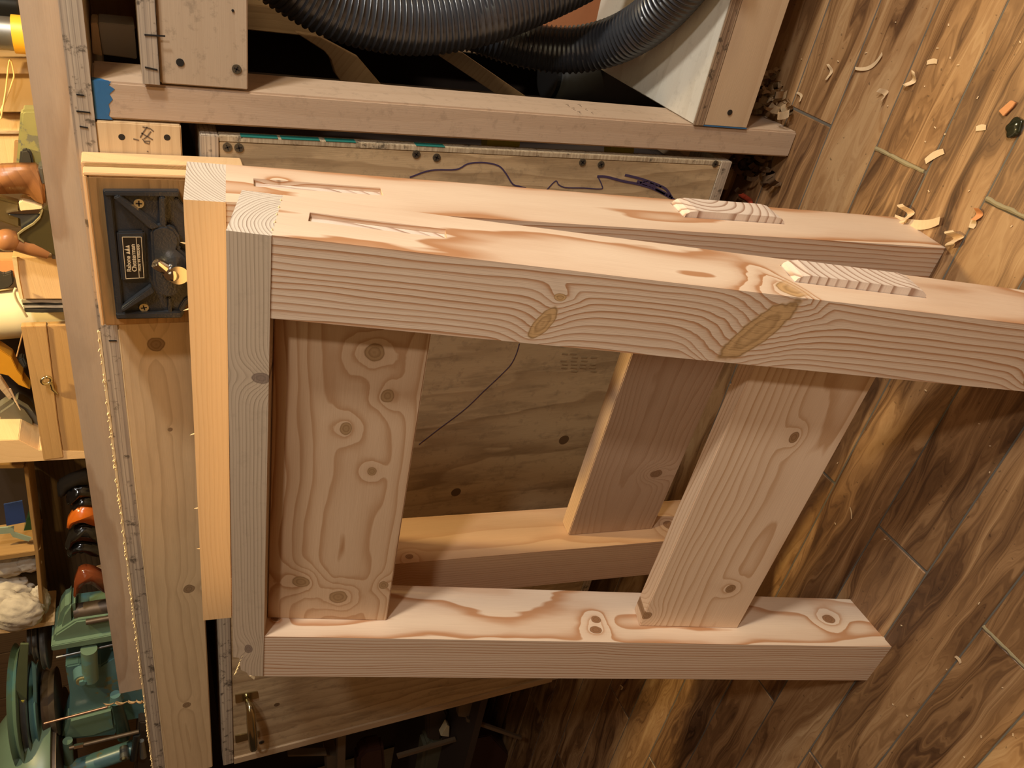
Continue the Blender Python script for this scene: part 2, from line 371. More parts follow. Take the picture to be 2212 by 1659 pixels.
# ------------------------------------------------------------------ trestle frames
LW, D_, C_, L_, W_ = .089, .0926, .0395, .9534, .6751
RU, RR, TT, L0, L1 = .1613, .0297, .0315, .5377, .6987
def pocket_leg(name, u0, mat, parent, pockets, seed, pith):
    """upright leg; pockets (v0, v1, w0, w1, depth) are sunk in its outer side u = u0 (right side)"""
    x = -u0
    vs = sorted({0, L_} | {p[0] for p in pockets} | {p[1] for p in pockets}); ws = sorted({0, D_} | {p[2] for p in pockets} | {p[3] for p in pockets})
    bm = bmesh.new(); cache = {}
    def V(xx, v, w_):
        k = (round(xx, 5), round(v, 5), round(w_, 5))
        if k not in cache: cache[k] = bm.verts.new((xx, w_, L_ - v))
        return cache[k]
    def q(*p):
        f = [V(*a) for a in p]
        bm.faces.new(f)
    hole = lambda v, w_: next((p for p in pockets if p[0] <= v <= p[1] and p[2] <= w_ <= p[3]), None)
    for a, b in zip(vs, vs[1:]):
        for c, d in zip(ws, ws[1:]):
            h = hole((a + b) / 2, (c + d) / 2)
            if h is None: q((x, a, c), (x, b, c), (x, b, d), (x, a, d))
            else:
                xx = x - h[4]
                q((xx, a, c), (xx, b, c), (xx, b, d), (xx, a, d))
                if c == h[2]: q((x, a, c), (x, b, c), (xx, b, c), (xx, a, c))
                if d == h[3]: q((x, a, d), (x, b, d), (xx, b, d), (xx, a, d))
                if a == h[0]: q((x, a, c), (x, a, d), (xx, a, d), (xx, a, c))
                if b == h[1]: q((x, b, c), (x, b, d), (xx, b, d), (xx, b, c))
            q((x - LW, a, c), (x - LW, b, c), (x - LW, b, d), (x - LW, a, d))
    for a, b in zip(vs, vs[1:]):
        for w_ in (0, D_): q((x, a, w_), (x, b, w_), (x - LW, b, w_), (x - LW, a, w_))
    for c, d in zip(ws, ws[1:]):
        for v in (0, L_): q((x, v, c), (x, v, d), (x - LW, v, d), (x - LW, v, c))
    o = link(name, bm, mat, parent)
    return setwc(o, lambda p: ((L_ - p.z) + seed * 3.7, (-p.x) - pith[0], p.y - pith[1]))
def bar(name, u0, u1, v0, v1, w0, w1, mat, parent, pith, seed, bevel=.0012):     # horizontal rail, grain along u
    o = link(name, box_bm((-u1, w0, L_ - v1), (-u0, w1, L_ - v0)), mat, parent, bevel)
    return setwc(o, lambda p: (-p.x + seed * 3.7, (L_ - p.z) - pith[0], p.y - pith[1]))
def trestle(loc, yaw, lean, label, mats, seed, near):
    t = empty('trestle_frame', loc, (-lean, 0, yaw), label, 'trestle', 'timber trestle frames leaning at the workbench')
    up = (.029, .163, .039, .0595, .006) if near else (.028, .165, .041, .061, .006)
    lo_ = (.545, .712, .036, .076, .004) if near else (.549, .705, .040, .081, .004)
    pocket_leg('leg', 0, mats['leg_r'], t, [up, lo_], seed, mats['p_r'])
    pocket_leg('leg', W_ - LW, mats['leg_l'], t, [], seed, mats['p_l'])
    bar('upper_rail', LW, W_ - LW, 0.0005, RU, RR, RR + TT, mats['rail_u'], t, mats['p_ru'], seed)
    bar('lower_rail', LW, W_ - LW, L0, L1, RR, RR + TT, mats['rail_l'], t, mats['p_rl'], seed)
    # tenon ends: the upper one sunk in its mortise, the lower one proud and rounded
    bar('tenon', .0055, .06, up[0] + .0006, up[1] - .0006, up[2] + .0005, up[3] - .0005, mats['tenon'], t, (up[0] + .02, up[2] - .12), seed + 1, 0)
    bm = bmesh.new(); n = 10; v0, v1, w0, w1 = lo_[:4]; prof = []
    pr = .0095
    for i in range(n + 1):
        v = v0 + .001 + (v1 - v0 - .002) * i / n
        prof.append((v, pr))
    pts = [(v0 + .0005, -.002), (v0 + .003, .004), (v0 + .008, .0075), (v0 + .018, pr)] + [(v1 - .020, pr), (v1 - .008, .0075), (v1 - .002, .0035), (v1 - .0005, -.002)]
    a = [bm.verts.new((p[1], w0 + .0008, L_ - p[0])) for p in pts]; b = [bm.verts.new((p[1] - .0005, w1 - .0008, L_ - p[0])) for p in pts]
    c = [bm.verts.new((-.02, w0 + .0008, L_ - p[0])) for p in (pts[0], pts[-1])]; d = [bm.verts.new((-.02, w1 - .0008, L_ - p[0])) for p in (pts[0], pts[-1])]
    for i in range(len(pts) - 1): bm.faces.new((a[i], a[i + 1], b[i + 1], b[i]))
    bm.faces.new(a + [c[1], c[0]]); bm.faces.new(b + [d[1], d[0]]); bm.faces.new((a[0], b[0], d[0], c[0])); bm.faces.new((a[-1], b[-1], d[1], c[1])); bm.faces.new((c[0], c[1], d[1], d[0]))
    o = link('tenon', bm, mats['tenon'], t, .003)
    pv = v0 + (.16 if near else .05)
    setwc(o, lambda p: (-p.x + seed * 3.1, (L_ - p.z) - pv, p.y - w0 - .055))
    # cap board across the top
    bm = bmesh.new()
    if near:   # left end is splintered
        prof = [(0, 0), (W_ - .045, 0), (W_ - .043, .008), (W_ - .016, .010), (W_ - .010, .018), (W_ - .003, .020), (W_ - .002, C_), (0, C_)]
    else: prof = [(0, 0), (W_ + .002, 0), (W_ + .002, C_), (0, C_)]
    f = [bm.verts.new((-u, -.0012, L_ + C_ - h)) for u, h in prof]; k = [bm.verts.new((-u, D_ - .001, L_ + C_ - h)) for u, h in prof]
    bm.faces.new(f); bm.faces.new(k)
    for i in range(len(f)): j = (i + 1) % len(f); bm.faces.new((f[i], f[j], k[j], k[i]))
    o = link('cap', bm, mats['cap'], t, .0012)
    setwc(o, lambda p: (-p.x, (L_ + C_ - p.z) - C_ / 2 - mats['p_cap'][0], p.y - D_ / 2 - mats['p_cap'][1]))
    o.data.materials.append(M['endgrain'])
    for f_ in o.data.polygons:
        if abs(f_.normal.x) > .9: f_.material_index = 1
    return t
# knots of the near frame, in each board's own grain coordinates
s = 1
leg_r = wood('fir_near_right_leg', FIR_E, (.44, .215, .10), 128, strength=1.15, warp=.0085, lowband=.3, knotcol=(.20, .105, .035), kbase=(.64, .39, .18), knots=[
    (.270 + 3.7, .063 - .26, -.05, .0098, (.40, -.80, .42), 1.0, .045), (.281 + 3.7, .031 - .26, -.05, .0048, (0, 0, 1), 1.5, .03),
    (.505 + 3.7, .046 - .26, -.05, .0185, (.56, -.76, .34), 1.0, .07), (.875 + 3.7, .074 - .26, -.05, .010, (0, 0, 1), 1.1)])
leg_l = wood('fir_near_left_leg', FIR_E, (.46, .225, .105), 165, strength=1.1, warp=.008, knotcol=(.14, .07, .03), knots=[
    (.472 + 3.7, .0, .040 - .05, .0068, (0, 1, 0), 1.2), (.468 + 3.7, 0, .021 - .05, .0068, (0, 1, 0), 1.4), (.867 + 3.7, 0, .051 - .05, .009, (0, 1, 0), 1.3), (.012 + 3.7, 0, .030 - .05, .006, (0, 1, 0), 1.1)])
rail_u = wood('fir_near_upper_rail', (.66, .45, .28), (.42, .21, .09), 170, strength=1.0, warp=.007, rough=.42, knotcol=(.20, .10, .04), kbase=(.44, .27, .13), knots=[
    (.138 + 3.7, .104 - .088, -.06, .0115, (0, 0, 1), 1.1), (.194 + 3.7, .124 - .088, -.06, .0085, (0, 0, 1), 1.15), (.245 + 3.7, .082 - .088, -.06, .0075, (0, 0, 1), 1.3),
    (.308 + 3.7, .117 - .088, -.06, .006, (0, 0, 1), 1.2), (.510 + 3.7, .042 - .088, -.06, .012, (0, 0, 1), 1.0), (.539 + 3.7, .092 - .088, -.06, .0135, (0, 0, 1), 1.0), (.512 + 3.7, .150 - .088, -.06, .007, (0, 0, 1), 1.2)])
rail_l = wood('fir_near_lower_rail', (.84, .61, .41), (.55, .31, .15), 200, strength=.9, warp=.006, knotcol=(.17, .085, .03), knots=[
    (.208 + 3.7, .632 - .66, -.06, .007, (0, 0, 1), 1.4), (.496 + 3.7, .653 - .66, -.06, .008, (0, 0, 1), 1.2), (.562 + 3.7, .542 - .66, -.06, .009, (0, 0, 1), 1.0)])
tenon = wood('fir_tenon_end', (.76, .63, .52), (.36, .22, .15), 92, strength=1.1, warp=.004, lowband=.12)
cap_n = wood('rough_grey_cap', (.58, .44, .305), (.34, .25, .165), 300, strength=.9, rough=.75, warp=.004, dirt=.1, knotcol=(.16, .11, .08), kbase=(.30, .21, .15), knots=[
    (.167, -.038, .03, .010, (.1, 0, 1), .8), (.612, -.05, .03, .006, (0, 0, 1), 1.6)])
near = trestle((-.32482, .43664, 0), -.03184, .26773, 'nearer timber trestle frame with knotty legs and a rough grey top board', dict(
    leg_r=leg_r, leg_l=leg_l, rail_u=rail_u, rail_l=rail_l, tenon=tenon, cap=cap_n,
    p_r=(.26, .05), p_l=(W_ - .26, .05), p_ru=(.088, .16), p_rl=(.66, .16), p_cap=(.05, -.02)), 1, True)
leg_fr = wood('fir_far_right_leg', FIR_E, (.46, .225, .105), 140, strength=1.1, warp=.006, knots=[(.055 + 7.4, -.26, .055 - .05, .006, (0, 1, 0), 1.3)])
leg_fl = wood('fir_far_left_leg', (.70, .46, .28), FIR_L, 190, strength=.8, warp=.007, knots=[(.262 + 7.4, 0, .012 - .05, .006, (0, 1, 0), 1.2), (.735 + 7.4, 0, .035 - .05, .010, (0, 1, 0), 1.2)])
rail_f = wood('fir_far_lower_rail', (.56, .38, .25), (.40, .235, .13), 260, strength=.8, warp=.007, knots=[(.11 + 7.4, .555 - .62, -.06, .006, (0, 0, 1), 1.3), (.45 + 7.4, .66 - .62, -.06, .012, (0, 0, 1), .7)])
far = trestle((-.3362, .69381, 0), -.05717, .10876, 'farther timber trestle frame standing against the vise with a smooth orange top board', dict(
    leg_r=leg_fr, leg_l=leg_fl, rail_u=M['fir'], rail_l=rail_f, tenon=tenon, cap=M['fir_orange'],
    p_r=(.26, .05), p_l=(W_ - .26, .05), p_ru=(.088, .16), p_rl=(.62, .16), p_cap=(.09, .045)), 2, False)
# splinters standing off the cap edges
def splinter(parent, u, h, w_, d, l, name='splinter'):
    p0 = Vector((-u, w_, L_ + C_ - h)); d = Vector(d).normalized() * l
    o = link(name, tube_bm([p0, p0 + d * .5, p0 + d], [.0009, .0007, .0001], 5), M['arris'], parent); return o
for k in range(6): splinter(near, W_ - .01 - k * .008, .004 + .002 * k, 0, (-1, -.3, .6), .007)
prism('splinter', [(-(W_ - .004), 0, L_ + .010), (-(W_ + .007), -.001, L_ + .012), (-(W_ - .003), -.002, L_ + .018)], .012, M['arris'], near, 0)
for k in range(5): splinter(near, .0005, C_ - .001, .01 + k * .017, (1, 0, random.uniform(-.5, -.1)), .0035)
for u in (.05, .13, .31, .44, .52): splinter(far, u, .0, .001, (random.uniform(-1, 1), -.6, 1), .006)

# ------------------------------------------------------------------ workbench
BY = 1.045
bench = empty('workbench', (0, 0, 0), label='old plywood-topped pine workbench that the trestle frames lean on', cat='workbench')
board('bench_top', (-3.1, BY, 1.067), (.5, 1.80, 1.0905), M['ply'], bench, 'x', (.2, .3), 3)
# its front edge shows the plies: a lipping of plywood edge
o = link('top_edge', box_bm((-3.1, BY - .004, 1.0668), (.5, BY, 1.0902)), M['edge'], bench, 0)
random.seed(3)
# long post at the right with a painted top
board('post', (-.3325, BY, 0), (-.289, BY + .089, 1.0665), wood('post_pine', (.50, .36, .25), (.38, .25, .155), 45, strength=.35, dirt=.2, warp=.01, knots=[(1.0665 - .385, -.15, -.30, .010, (0, .0, 1), 1.2)]), bench, 'z', (.15, .25), 5, .0025)
prism('blue_paint', [(-.3328, BY - .0006, 1.0662), (-.2888, BY - .0006, 1.0662), (-.2888, BY - .0006, 1.046), (-.293, BY - .0006, 1.049), (-.297, BY - .0006, 1.043), (-.303, BY - .0006, 1.049), (-.309, BY - .0006, 1.046), (-.315, BY - .0006, 1.051), (-.322, BY - .0006, 1.050), (-.328, BY - .0006, 1.052), (-.3328, BY - .0006, 1.048)], .0007, M['blue'], bench, 0)
prism('blue_paint', [(-.2884, BY + .001, 1.0662), (-.2884, BY + .012, 1.066), (-.2884, BY + .010, 1.058), (-.2884, BY + .004, 1.052), (-.2884, BY + .001, 1.048)], -.0006, M['blue'], bench, 0, dirv=(1, 0, 0))
apron = wood('apron_pine', (.68, .49, .28), (.47, .31, .165), 70, strength=.75, warp=.012, stain=.1, knotcol=(.15, .075, .03), knots=[
    ((2.6 - .647) + 3.7 * 6, .0, .0, .0125, (0, 1, 0), 1.0), ((2.6 - 1.159) + 3.7 * 6, 0, -.022, .0105, (0, 1, 0), 1.1), ((2.6 - 1.493) + 3.7 * 6, 0, -.004, .0085, (0, 1, 0), 1.1), ((2.6 - .80) + 3.7 * 6, 0, -.01, .004, (0, 1, 0), 1.1)])
o = link('apron', box_bm((-1.735, BY - .003, .9735), (-.3345, BY + .035, 1.0665)), apron, bench, .0015)
setwc(o, lambda p: (p.x + 2.6 + 3.7 * 6, p.y - BY + .004 + .0, p.z - 1.02))
for v in o.data.attributes['wc'].data: v.vector = (v.vector[0], v.vector[1] - .0, v.vector[2])
board('apron', (-.2865, BY - .002, .8945), (.5, BY + .036, .9935), M['pine_old'], bench, 'x', (.2, .1), 8)
board('side_shelf', (-.2865, BY - .004, .9945), (.5, 1.62, 1.0128), M['ply'], bench, 'x', (.2, .1), 9)
link('shelf_edge', box_bm((-.2863, BY - .008, .9944), (.5, BY - .004, 1.0130)), M['edge'], bench, 0)
o = board('bottom_rail', (-.2885, BY - .002, .1120), (.5, BY + .036, .2000), wood('bottom_rail_pine', (.55, .40, .255), (.40, .25, .14), 40, strength=.4, knots=[(.07 + 3.7 * 11, -.2, .1 - .03, .008, (0, 1, 0), 1)]), bench, 'x', (.2, .1), 11)
link('blue_paint', box_bm((-.2893, BY - .0026, .1125), (-.2878, BY + .0355, .1995)), M['blue'], bench)
board('bottom_shelf', (-.2885, BY - .0005, .2003), (.5, 1.42, .2192), M['ply_white'], bench, 'x', (.2, .3), 12)
link('shelf_edge', box_bm((-.2884, BY - .0030, .2004), (.5, BY - .0005, .2190)), plyedge('plywood_edge_brown', 'z', .0062, ((.30, .19, .11), (.12, .07, .04), (.42, .30, .19))), bench)
board('back_post', (-.3325, 1.60, 0), (-.289, 1.69, 1.0665), M['pine'], bench, 'z', (.1, .1), 13)
board('back_post', (-3.05, 1.60, 0), (-3.0, 1.69, 1.0665), M['pine'], bench, 'z', (.1, .1), 15)
board('back_panel', (-3.1, 1.70, 0), (.5, 1.715, 1.0665), M['dark'], bench, 'x', (.1, .1), 14)  # near-black colour stands in for the unlit back of the bay
board('left_post', (-3.05, BY, 0), (-3.0, BY + .089, 1.0665), M['pine'], bench, 'z', (.1, .1), 16)
board('front_rail', (-3.05, BY + .002, .985), (-1.74, BY + .037, 1.0665), M['pine'], bench, 'x', (.1, .1), 17)
def screw_head(parent, p, nrm, r=.0045, mat=None):
    s_ = disc('screw', Vector(p) - Vector(nrm) * .001, nrm, r, .0022, mat or M['screw'], parent, 14)
    n_ = Vector(nrm).normalized(); a_ = n_.orthogonal().normalized(); b_ = n_.cross(a_); an = random.uniform(0, 1.5)
    a2 = a_ * cos(an) + b_ * sin(an); b2 = n_.cross(a2); c_ = Vector(p) + n_ * .0012
    bm = bmesh.new()
    for q, w_ in ((a2, b2), (b2, a2)):
        f = [bm.verts.new(c_ + q * x * r * .62 + w_ * y * r * .14 + n_ * z) for z in (0, .0003) for x, y in ((-1, -1), (1, -1), (1, 1), (-1, 1))]
        for idx in ((0, 1, 2, 3), (4, 5, 6, 7), (0, 1, 5, 4), (1, 2, 6, 5), (2, 3, 7, 6), (3, 0, 4, 7)): bm.faces.new([f[i] for i in idx])
    if parent is not None and parent.parent is None:
        link('screw_slot', bm, M['black'], s_)
    else: bm.free()
    return s_
def hole(parent, p, nrm, r=.004):
    return disc('screw_hole', Vector(p) - Vector(nrm) * .001, nrm, r, .0012, M['black'], parent, 12)
for (px, py) in ((263, 296), (361, 297)): hole(bench, atY(px, py, BY - .003), (0, -1, 0), .0038)
for (px, py) in ((389, 135), (1577, 243)): hole(bench, atY(px, py, BY - .003), (0, -1, 0), .0045)
screw_head(bench, atY(511, 149, BY - .002), (0, -1, 0), .0055)
for (px, py) in ((503, 23), (323, 122)): hole(bench, atY(px, py, BY - .003), (0, -1, 0), .0015)
# saw kerfs and marks across the ragged top edge
for (a_, b_) in (((165, 204), (181, 206)), ((165, 240), (195, 243)), ((172, 273), (190, 276)), ((235, 736), (252, 736))):
    ribbon('saw_mark', [atY(*a_, BY - .0045), atY(*b_, BY - .0045)], .0016, (0, -1, 0), M['black'], bench)
for (a_, b_) in (((312, 75), (357, 78)), ((313, 145), (340, 151))):
    ribbon('saw_mark', [atY(*a_, BY - .0085), atY(*b_, BY - .0085)], .0018, (0, -1, 0), M['black'], bench)
# pencil mark on the apron and faint stamp on the post's side
for st in ([(308, 274), (325, 278), (332, 284)], [(305, 287), (330, 302)], [(318, 274), (310, 285), (303, 297)], [(326, 284), (318, 295), (311, 300)], [(308, 300), (313, 308), (322, 311), (324, 305), (312, 305)], [(288, 300), (300, 303)], [(318, 326), (320, 328)]):
    ribbon('pencil_mark', [atY(a_, b_, BY - .0031) for a_, b_ in st], .0014, (0, -1, 0), M['pencil'], bench, .0003)
for r_ in range(2):
    for k in range(9):
        c_ = at(1222 + r_ * 26 + k * 4.2, 226 - r_ * 0 + k * 2.6, 'x', -.289)
        if k in (3, 6) and r_: continue
        ribbon('stamp_mark', [c_, c_ + Vector((0, .003, -.006 + (k % 3) * .003))], .0011, (1, 0, 0), M['pencil'], bench, .0003)

# torn pale slivers left along the bench top edge by planing
bm = bmesh.new(); random.seed(12)
for k in range(230):
    x = -.62 - random.random() * 1.35; z = 1.0902
    l = random.uniform(.002, .007); p0 = Vector((x, BY - .003, z)); d = Vector((random.uniform(-.5, .5), -1, random.uniform(-.2, .7))).normalized()
    tube_bm([p0, p0 + d * l * .5 + Vector((0, 0, .0006)), p0 + d * l], [.0009, .0008, .0002], 4, bm)
tag(link('planing_fuzz', bm, M['arris'], bench), kind='stuff')
prism('torn_edge', [(-.62, BY - .0045, 1.0875), (-2.2, BY - .0045, 1.0878), (-2.2, BY - .0045, 1.0915), (-.62, BY - .0045, 1.0915)], .004, M['arris'], bench, .0005)
prism('torn_edge', [(-.62, BY - .0036, 1.0645), (-1.73, BY - .0036, 1.0645), (-1.73, BY - .0036, 1.0672), (-.62, BY - .0036, 1.0672)], .004, M['arris'], bench, .0005)

# ------------------------------------------------------------------ plywood storage cabinet under the bench
cab = empty('storage_cabinet', (-1.04, 1.3, .10), label='wide plywood cabinet with pen scribbles and a brass pull, under the workbench', cat='cabinet')
cab.location = (0, 0, 0)
CF = BY
link('top_panel', box_bm((-1.742, CF - .002, .930), (-.3455, CF + .09, .952)), M['edge'], cab, .001)
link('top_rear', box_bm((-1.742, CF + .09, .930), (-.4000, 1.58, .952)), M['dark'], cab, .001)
board('face_panel', (-1.722, CF, .139), (-.3535, CF + .018, .9295), M['ply'], cab, 'z', (.15, .28), 21, .0008)
link('panel_edge', box_bm((-.3530, CF + .0, .139), (-.3455, CF + .018, .9295)), M['edge_v'], cab, .0008)
link('side_panel', box_bm((-.4150, CF + .018, .139), (-.4000, 1.58, .9295)), M['dark'], cab, .0008)  # dark colour stands in for lack of light inside the bay
o = board('side_panel', (-1.744, CF - .004, .139), (-1.7225, 1.58, .9295), M['pine'], cab, 'z', (.1, .1), 22, .0008)
link('bottom_panel', box_bm((-1.742, CF - .001, .117), (-.3455, CF + .09, .1385)), M['edge'], cab, .001)
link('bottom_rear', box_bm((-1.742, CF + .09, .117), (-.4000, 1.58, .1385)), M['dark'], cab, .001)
# it stands on two runners
board('foot_runner', (-1.72, CF + .12, 0), (-1.66, 1.55, .117), M['pine'], cab, 'y', (.1, .1), 23)
board('foot_runner', (-.44, CF + .12, 0), (-.38, 1.55, .117), M['pine'], cab, 'y', (.1, .1), 24)
for px, py in ((491, 318), (516, 319), (899, 333), (943, 340), (1258, 350), (1298, 355), (1545, 354), (565, 1603)):
    screw_head(cab, atY(px, py, CF), (0, -1, 0), .0058)
for k, (a_, b_) in enumerate(((520, 600), (607, 690), (703, 768), (898, 960))):
    p = atY(a_, 296 + (a_ - 440) * .046, CF + .002); q = atY(b_, 296 + (b_ - 440) * .046, CF + .002)
    link('teal_paint', box_bm((-.3457, CF - .0005, q.z), (-.3449, CF + .012, p.z)), M['teal'], cab)
for k_ in range(3):
    px, py, rr = ((1218, 950, .011), (985, 1063, .010), (598, 1522, .006))[k_]
    c_ = atY(px, py, CF); disc('knot', c_ + Vector((0, .0004, 0)), (0, -1, 0), rr, .0007, wood('ply_knot', (.10, .065, .03), (.05, .03, .015), 400), cab, 18).data.transform(Matrix.Translation(-c_)) if False else disc('knot', c_ + Vector((0, .0004, 0)), (0, -1, 0), rr, .0007, M['dark_wood'], cab, 18)
def pen(pts, wd=.0022, n=5): ribbon('pen_line', [atY(a_, b_, CF - .0002) for a_, b_ in [(q.x, q.y) for q in crom([Vector((a_, b_, 0)) for a_, b_ in pts], n)]], wd, (0, -1, 0), M['ink'], cab, .0003)
pen([(885, 383), (930, 368), (985, 366), (1010, 354), (1035, 351), (1060, 353), (1080, 360), (1093, 375), (1107, 397), (1120, 402), (1136, 406)])
pen([(1180, 411), (1200, 391), (1207, 399), (1222, 405), (1260, 406), (1298, 408), (1300, 400), (1292, 382)], .0018)
pen([(1290, 381), (1310, 382), (1345, 391), (1380, 398), (1412, 408), (1436, 420), (1456, 431)], .0040)
pen([(1350, 378), (1372, 383), (1396, 390), (1425, 401), (1440, 410), (1452, 428)], .0040)
pen([(1376, 392), (1402, 400), (1425, 412), (1448, 424)], .0050)
pen([(1382, 395), (1398, 392), (1410, 398), (1428, 404)], .0030)
pen([(1122, 742), (1115, 765), (1103, 788), (1080, 812), (1045, 845), (1003, 885), (950, 925), (905, 960)], .0016)
for gx in range(4):
    for gy in range(6):
        if random.random() < .25: continue
        a_ = 1212 + gx * 21 + random.uniform(-2, 2); b_ = 764 + gy * 7.5
        ribbon('stamp_mark', [atY(a_, b_, CF - .0002), atY(a_ + 13, b_ + 1, CF - .0002)], .0032, (0, -1, 0), plain('faint_stamp', (.34, .24, .13), .8) if gx + gy == 0 else bpy.data.materials.get('faint_stamp') or M['pencil'], cab, .0002)
# brass pull
def pull(parent):
    h = empty('pull_handle'); h.parent = parent; h['label'] = 'shiny brass pull handle'
    for (a_, b_, c_, d_) in (((508, 1502), (556, 1494), (558, 1508), (509, 1520)), ((508, 1590), (560, 1580), (560, 1592), (509, 1606))):
        p = [atY(*q, CF - .003) for q in (a_, b_, c_, d_)]
        prism('mount_plate', p, .003, M['steelb'], h, .0006)
    A = atY(533, 1510, CF - .004); B = atY(541, 1594, CF - .004)
    pts = crom([A, A + Vector((-.004, -.022, -.004)), A.lerp(B, .25) + Vector((0, -.034, -.003)), A.lerp(B, .6) + Vector((0, -.036, -.003)), B + Vector((.008, -.030, -.002)), B], 6)
    n = len(pts)
    bmm = tube_bm(pts, [.0055 + .0045 * sin(pi * i / (n - 1)) for i in range(n)], 14)
    link('grip', bmm, M['steelb'], h, 0, True)
    return h
M['steelb'] = plain('brassy_plated_steel', (.55, .50, .33), .18, 1.0, .15)
pull(cab)

# ------------------------------------------------------------------ bench vise
vise = empty('bench_vise', (0, 0, 0), label='dark blue cast iron bench vise with wooden jaw face on the workbench apron', cat='vise')
VY = .970
A_ = atY(187, 380, VY); B_ = atY(222, 705, VY)
board('wooden_jaw', (B_.x, VY, .905), (A_.x, VY + .022, A_.z), M['jaw'], vise, 'x', (.08, .05), 31, .002)
board('pale_lipping', (B_.x, VY + .001, A_.z), (A_.x, VY + .022, A_.z + .0035), M['arris'] if False else M['light_wood'], vise, 'x', (.08, .05), 31, .001)
board('end_strip', (A_.x, VY + .001, .905), (A_.x + .0035, VY + .021, A_.z + .0035), M['light_wood'], vise, 'z', (.08, .05), 32, .0008)
board('rear_jaw', (B_.x - .003, VY + .036, .905), (A_.x + .003, BY - .0045, A_.z + .006), M['light_wood'], vise, 'x', (.05, .05), 33, .001)
board('spacer', (B_.x, VY + .0225, .905), (A_.x + .0028, VY + .0355, A_.z + .003), M['jaw'], vise, 'x', (.05, .05), 34, .001)
# iron jaw plate built in its own plane; X right, Z up, thickness towards -Y
PY = VY - .0005
pl = [(222, 411), (386, 411), (389, 425), (395, 440), (402, 450), (418, 458), (440, 462), (440, 642), (424, 646), (410, 652), (400, 664), (397, 678), (392, 687), (252, 690)]
jaw = ppx('jaw_plate', pl, PY - .006, .006, M['cast'], vise, bevel=.0008)
def rib(px, th, nm='rib', bev=.0012): return ppx(nm, px, PY - .006 - th, th, M['cast'], vise, bevel=bev)
rib([(224, 413), (386, 413), (388, 426), (226, 424)], .007, 'rim'); rib([(250, 678), (392, 674), (392, 687), (252, 689)], .007, 'rim')
rib([(224, 413), (240, 413), (268, 688), (252, 689)], .005, 'rim')
rib([(245, 428), (257, 424), (338, 486), (344, 492), (326, 497)], .012)
rib([(344, 427), (357, 427), (360, 487), (346, 490)], .010)
rib([(262, 668), (266, 675), (334, 633), (326, 619)], .012)
rib([(362, 643), (370, 643), (372, 680), (364, 680)], .006)
rib([(384, 428), (392, 440), (404, 455), (415, 462), (412, 470), (396, 462), (384, 448), (376, 430)], .004, 'ear')
rib([(398, 670), (406, 655), (416, 648), (412, 640), (398, 648), (388, 664), (384, 680), (392, 682)], .004, 'ear')
boss = [(325, 500), (333, 492), (348, 488), (362, 488), (378, 497), (387, 510), (389, 524), (385, 537), (398, 548), (410, 560), (412, 590), (400, 600), (394, 612), (393, 625), (386, 636), (374, 643), (358, 643), (345, 638), (335, 622), (331, 605)]
rib(boss, .013, 'boss', .003)
rib([(252, 502), (312, 500), (317, 606), (262, 608)], .006, 'label_frame', .002)
lb = ppx('maker_label', [(264, 512), (305, 512), (311, 600), (272, 602)], PY - .0128, .0008, M['label'], vise, bevel=0)
def lettering(name, txt, pxa, pxb, y, mat, parent, bold=0.0):
    """text whose base line runs from pixel a to pixel b"""
    A = atY(*pxa, y); B = atY(*pxb, y); c = bpy.data.curves.new(name, 'FONT'); c.body = txt; c.extrude = .08; c.offset = bold
    t = bpy.data.objects.new(name, c); COL.objects.link(t); bpy.context.view_layer.update()
    me = bpy.data.meshes.new_from_object(t.evaluated_get(bpy.context.evaluated_depsgraph_get())); bpy.data.objects.remove(t)
    xs = [v.co.x for v in me.vertices]; x0, x1 = min(xs), max(xs)
    sx = (B - A).length / (x1 - x0); ex = (B - A).normalized(); ey = Vector((0, -1, 0)).cross(ex).normalized() * -1
    if ey.z < 0: ey = -ey
    for v in me.vertices:
        p = A + ex * ((v.co.x - x0) * sx) + ey * (v.co.y * sx) + Vector((0, -1, 0)) * (v.co.z + .08) * .003
        v.co = p
    me.materials.append(mat); o = bpy.data.objects.new(name, me); COL.objects.link(o); o.parent = parent; return o
LY = PY - .0130
lettering('lettering', 'Rabone', (283.5, 586), (281, 553), LY, M['gold'], lb, .01)
lettering('lettering', 'Chesterman', (295.5, 586), (291, 528), LY, M['gold'], lb, .01)
lettering('lettering', 'MADE  IN  ENGLAND', (304.5, 585), (301, 528), LY, M['gold'], lb, .015)
for k in range(3):
    b_ = 549 - k * 6.6; a_ = 281 - k * .5
    prism('triangle_mark', [atY(a_, b_, LY), atY(a_ - .6, b_ - 6.4, LY), atY(a_ - (9, 12, 9)[k], b_ - 3.0, LY)], -.0004, M['gold'], lb, 0)
for a_, b_ in (((264, 512), (272, 602)), ((305, 512), (311, 600)), ((264, 512), (305, 512)), ((272, 602), (311, 600)), ((294, 512), (301, 601))):
    ribbon('border_line', [atY(*a_, LY), atY(*b_, LY)], .0007, (0, -1, 0), M['gold'], lb, .0003)
for px in ((300, 439), (311, 664)):
    screw_head(vise, atY(*px, PY - .0072), (0, -1, 0), .0056, M['brass'])
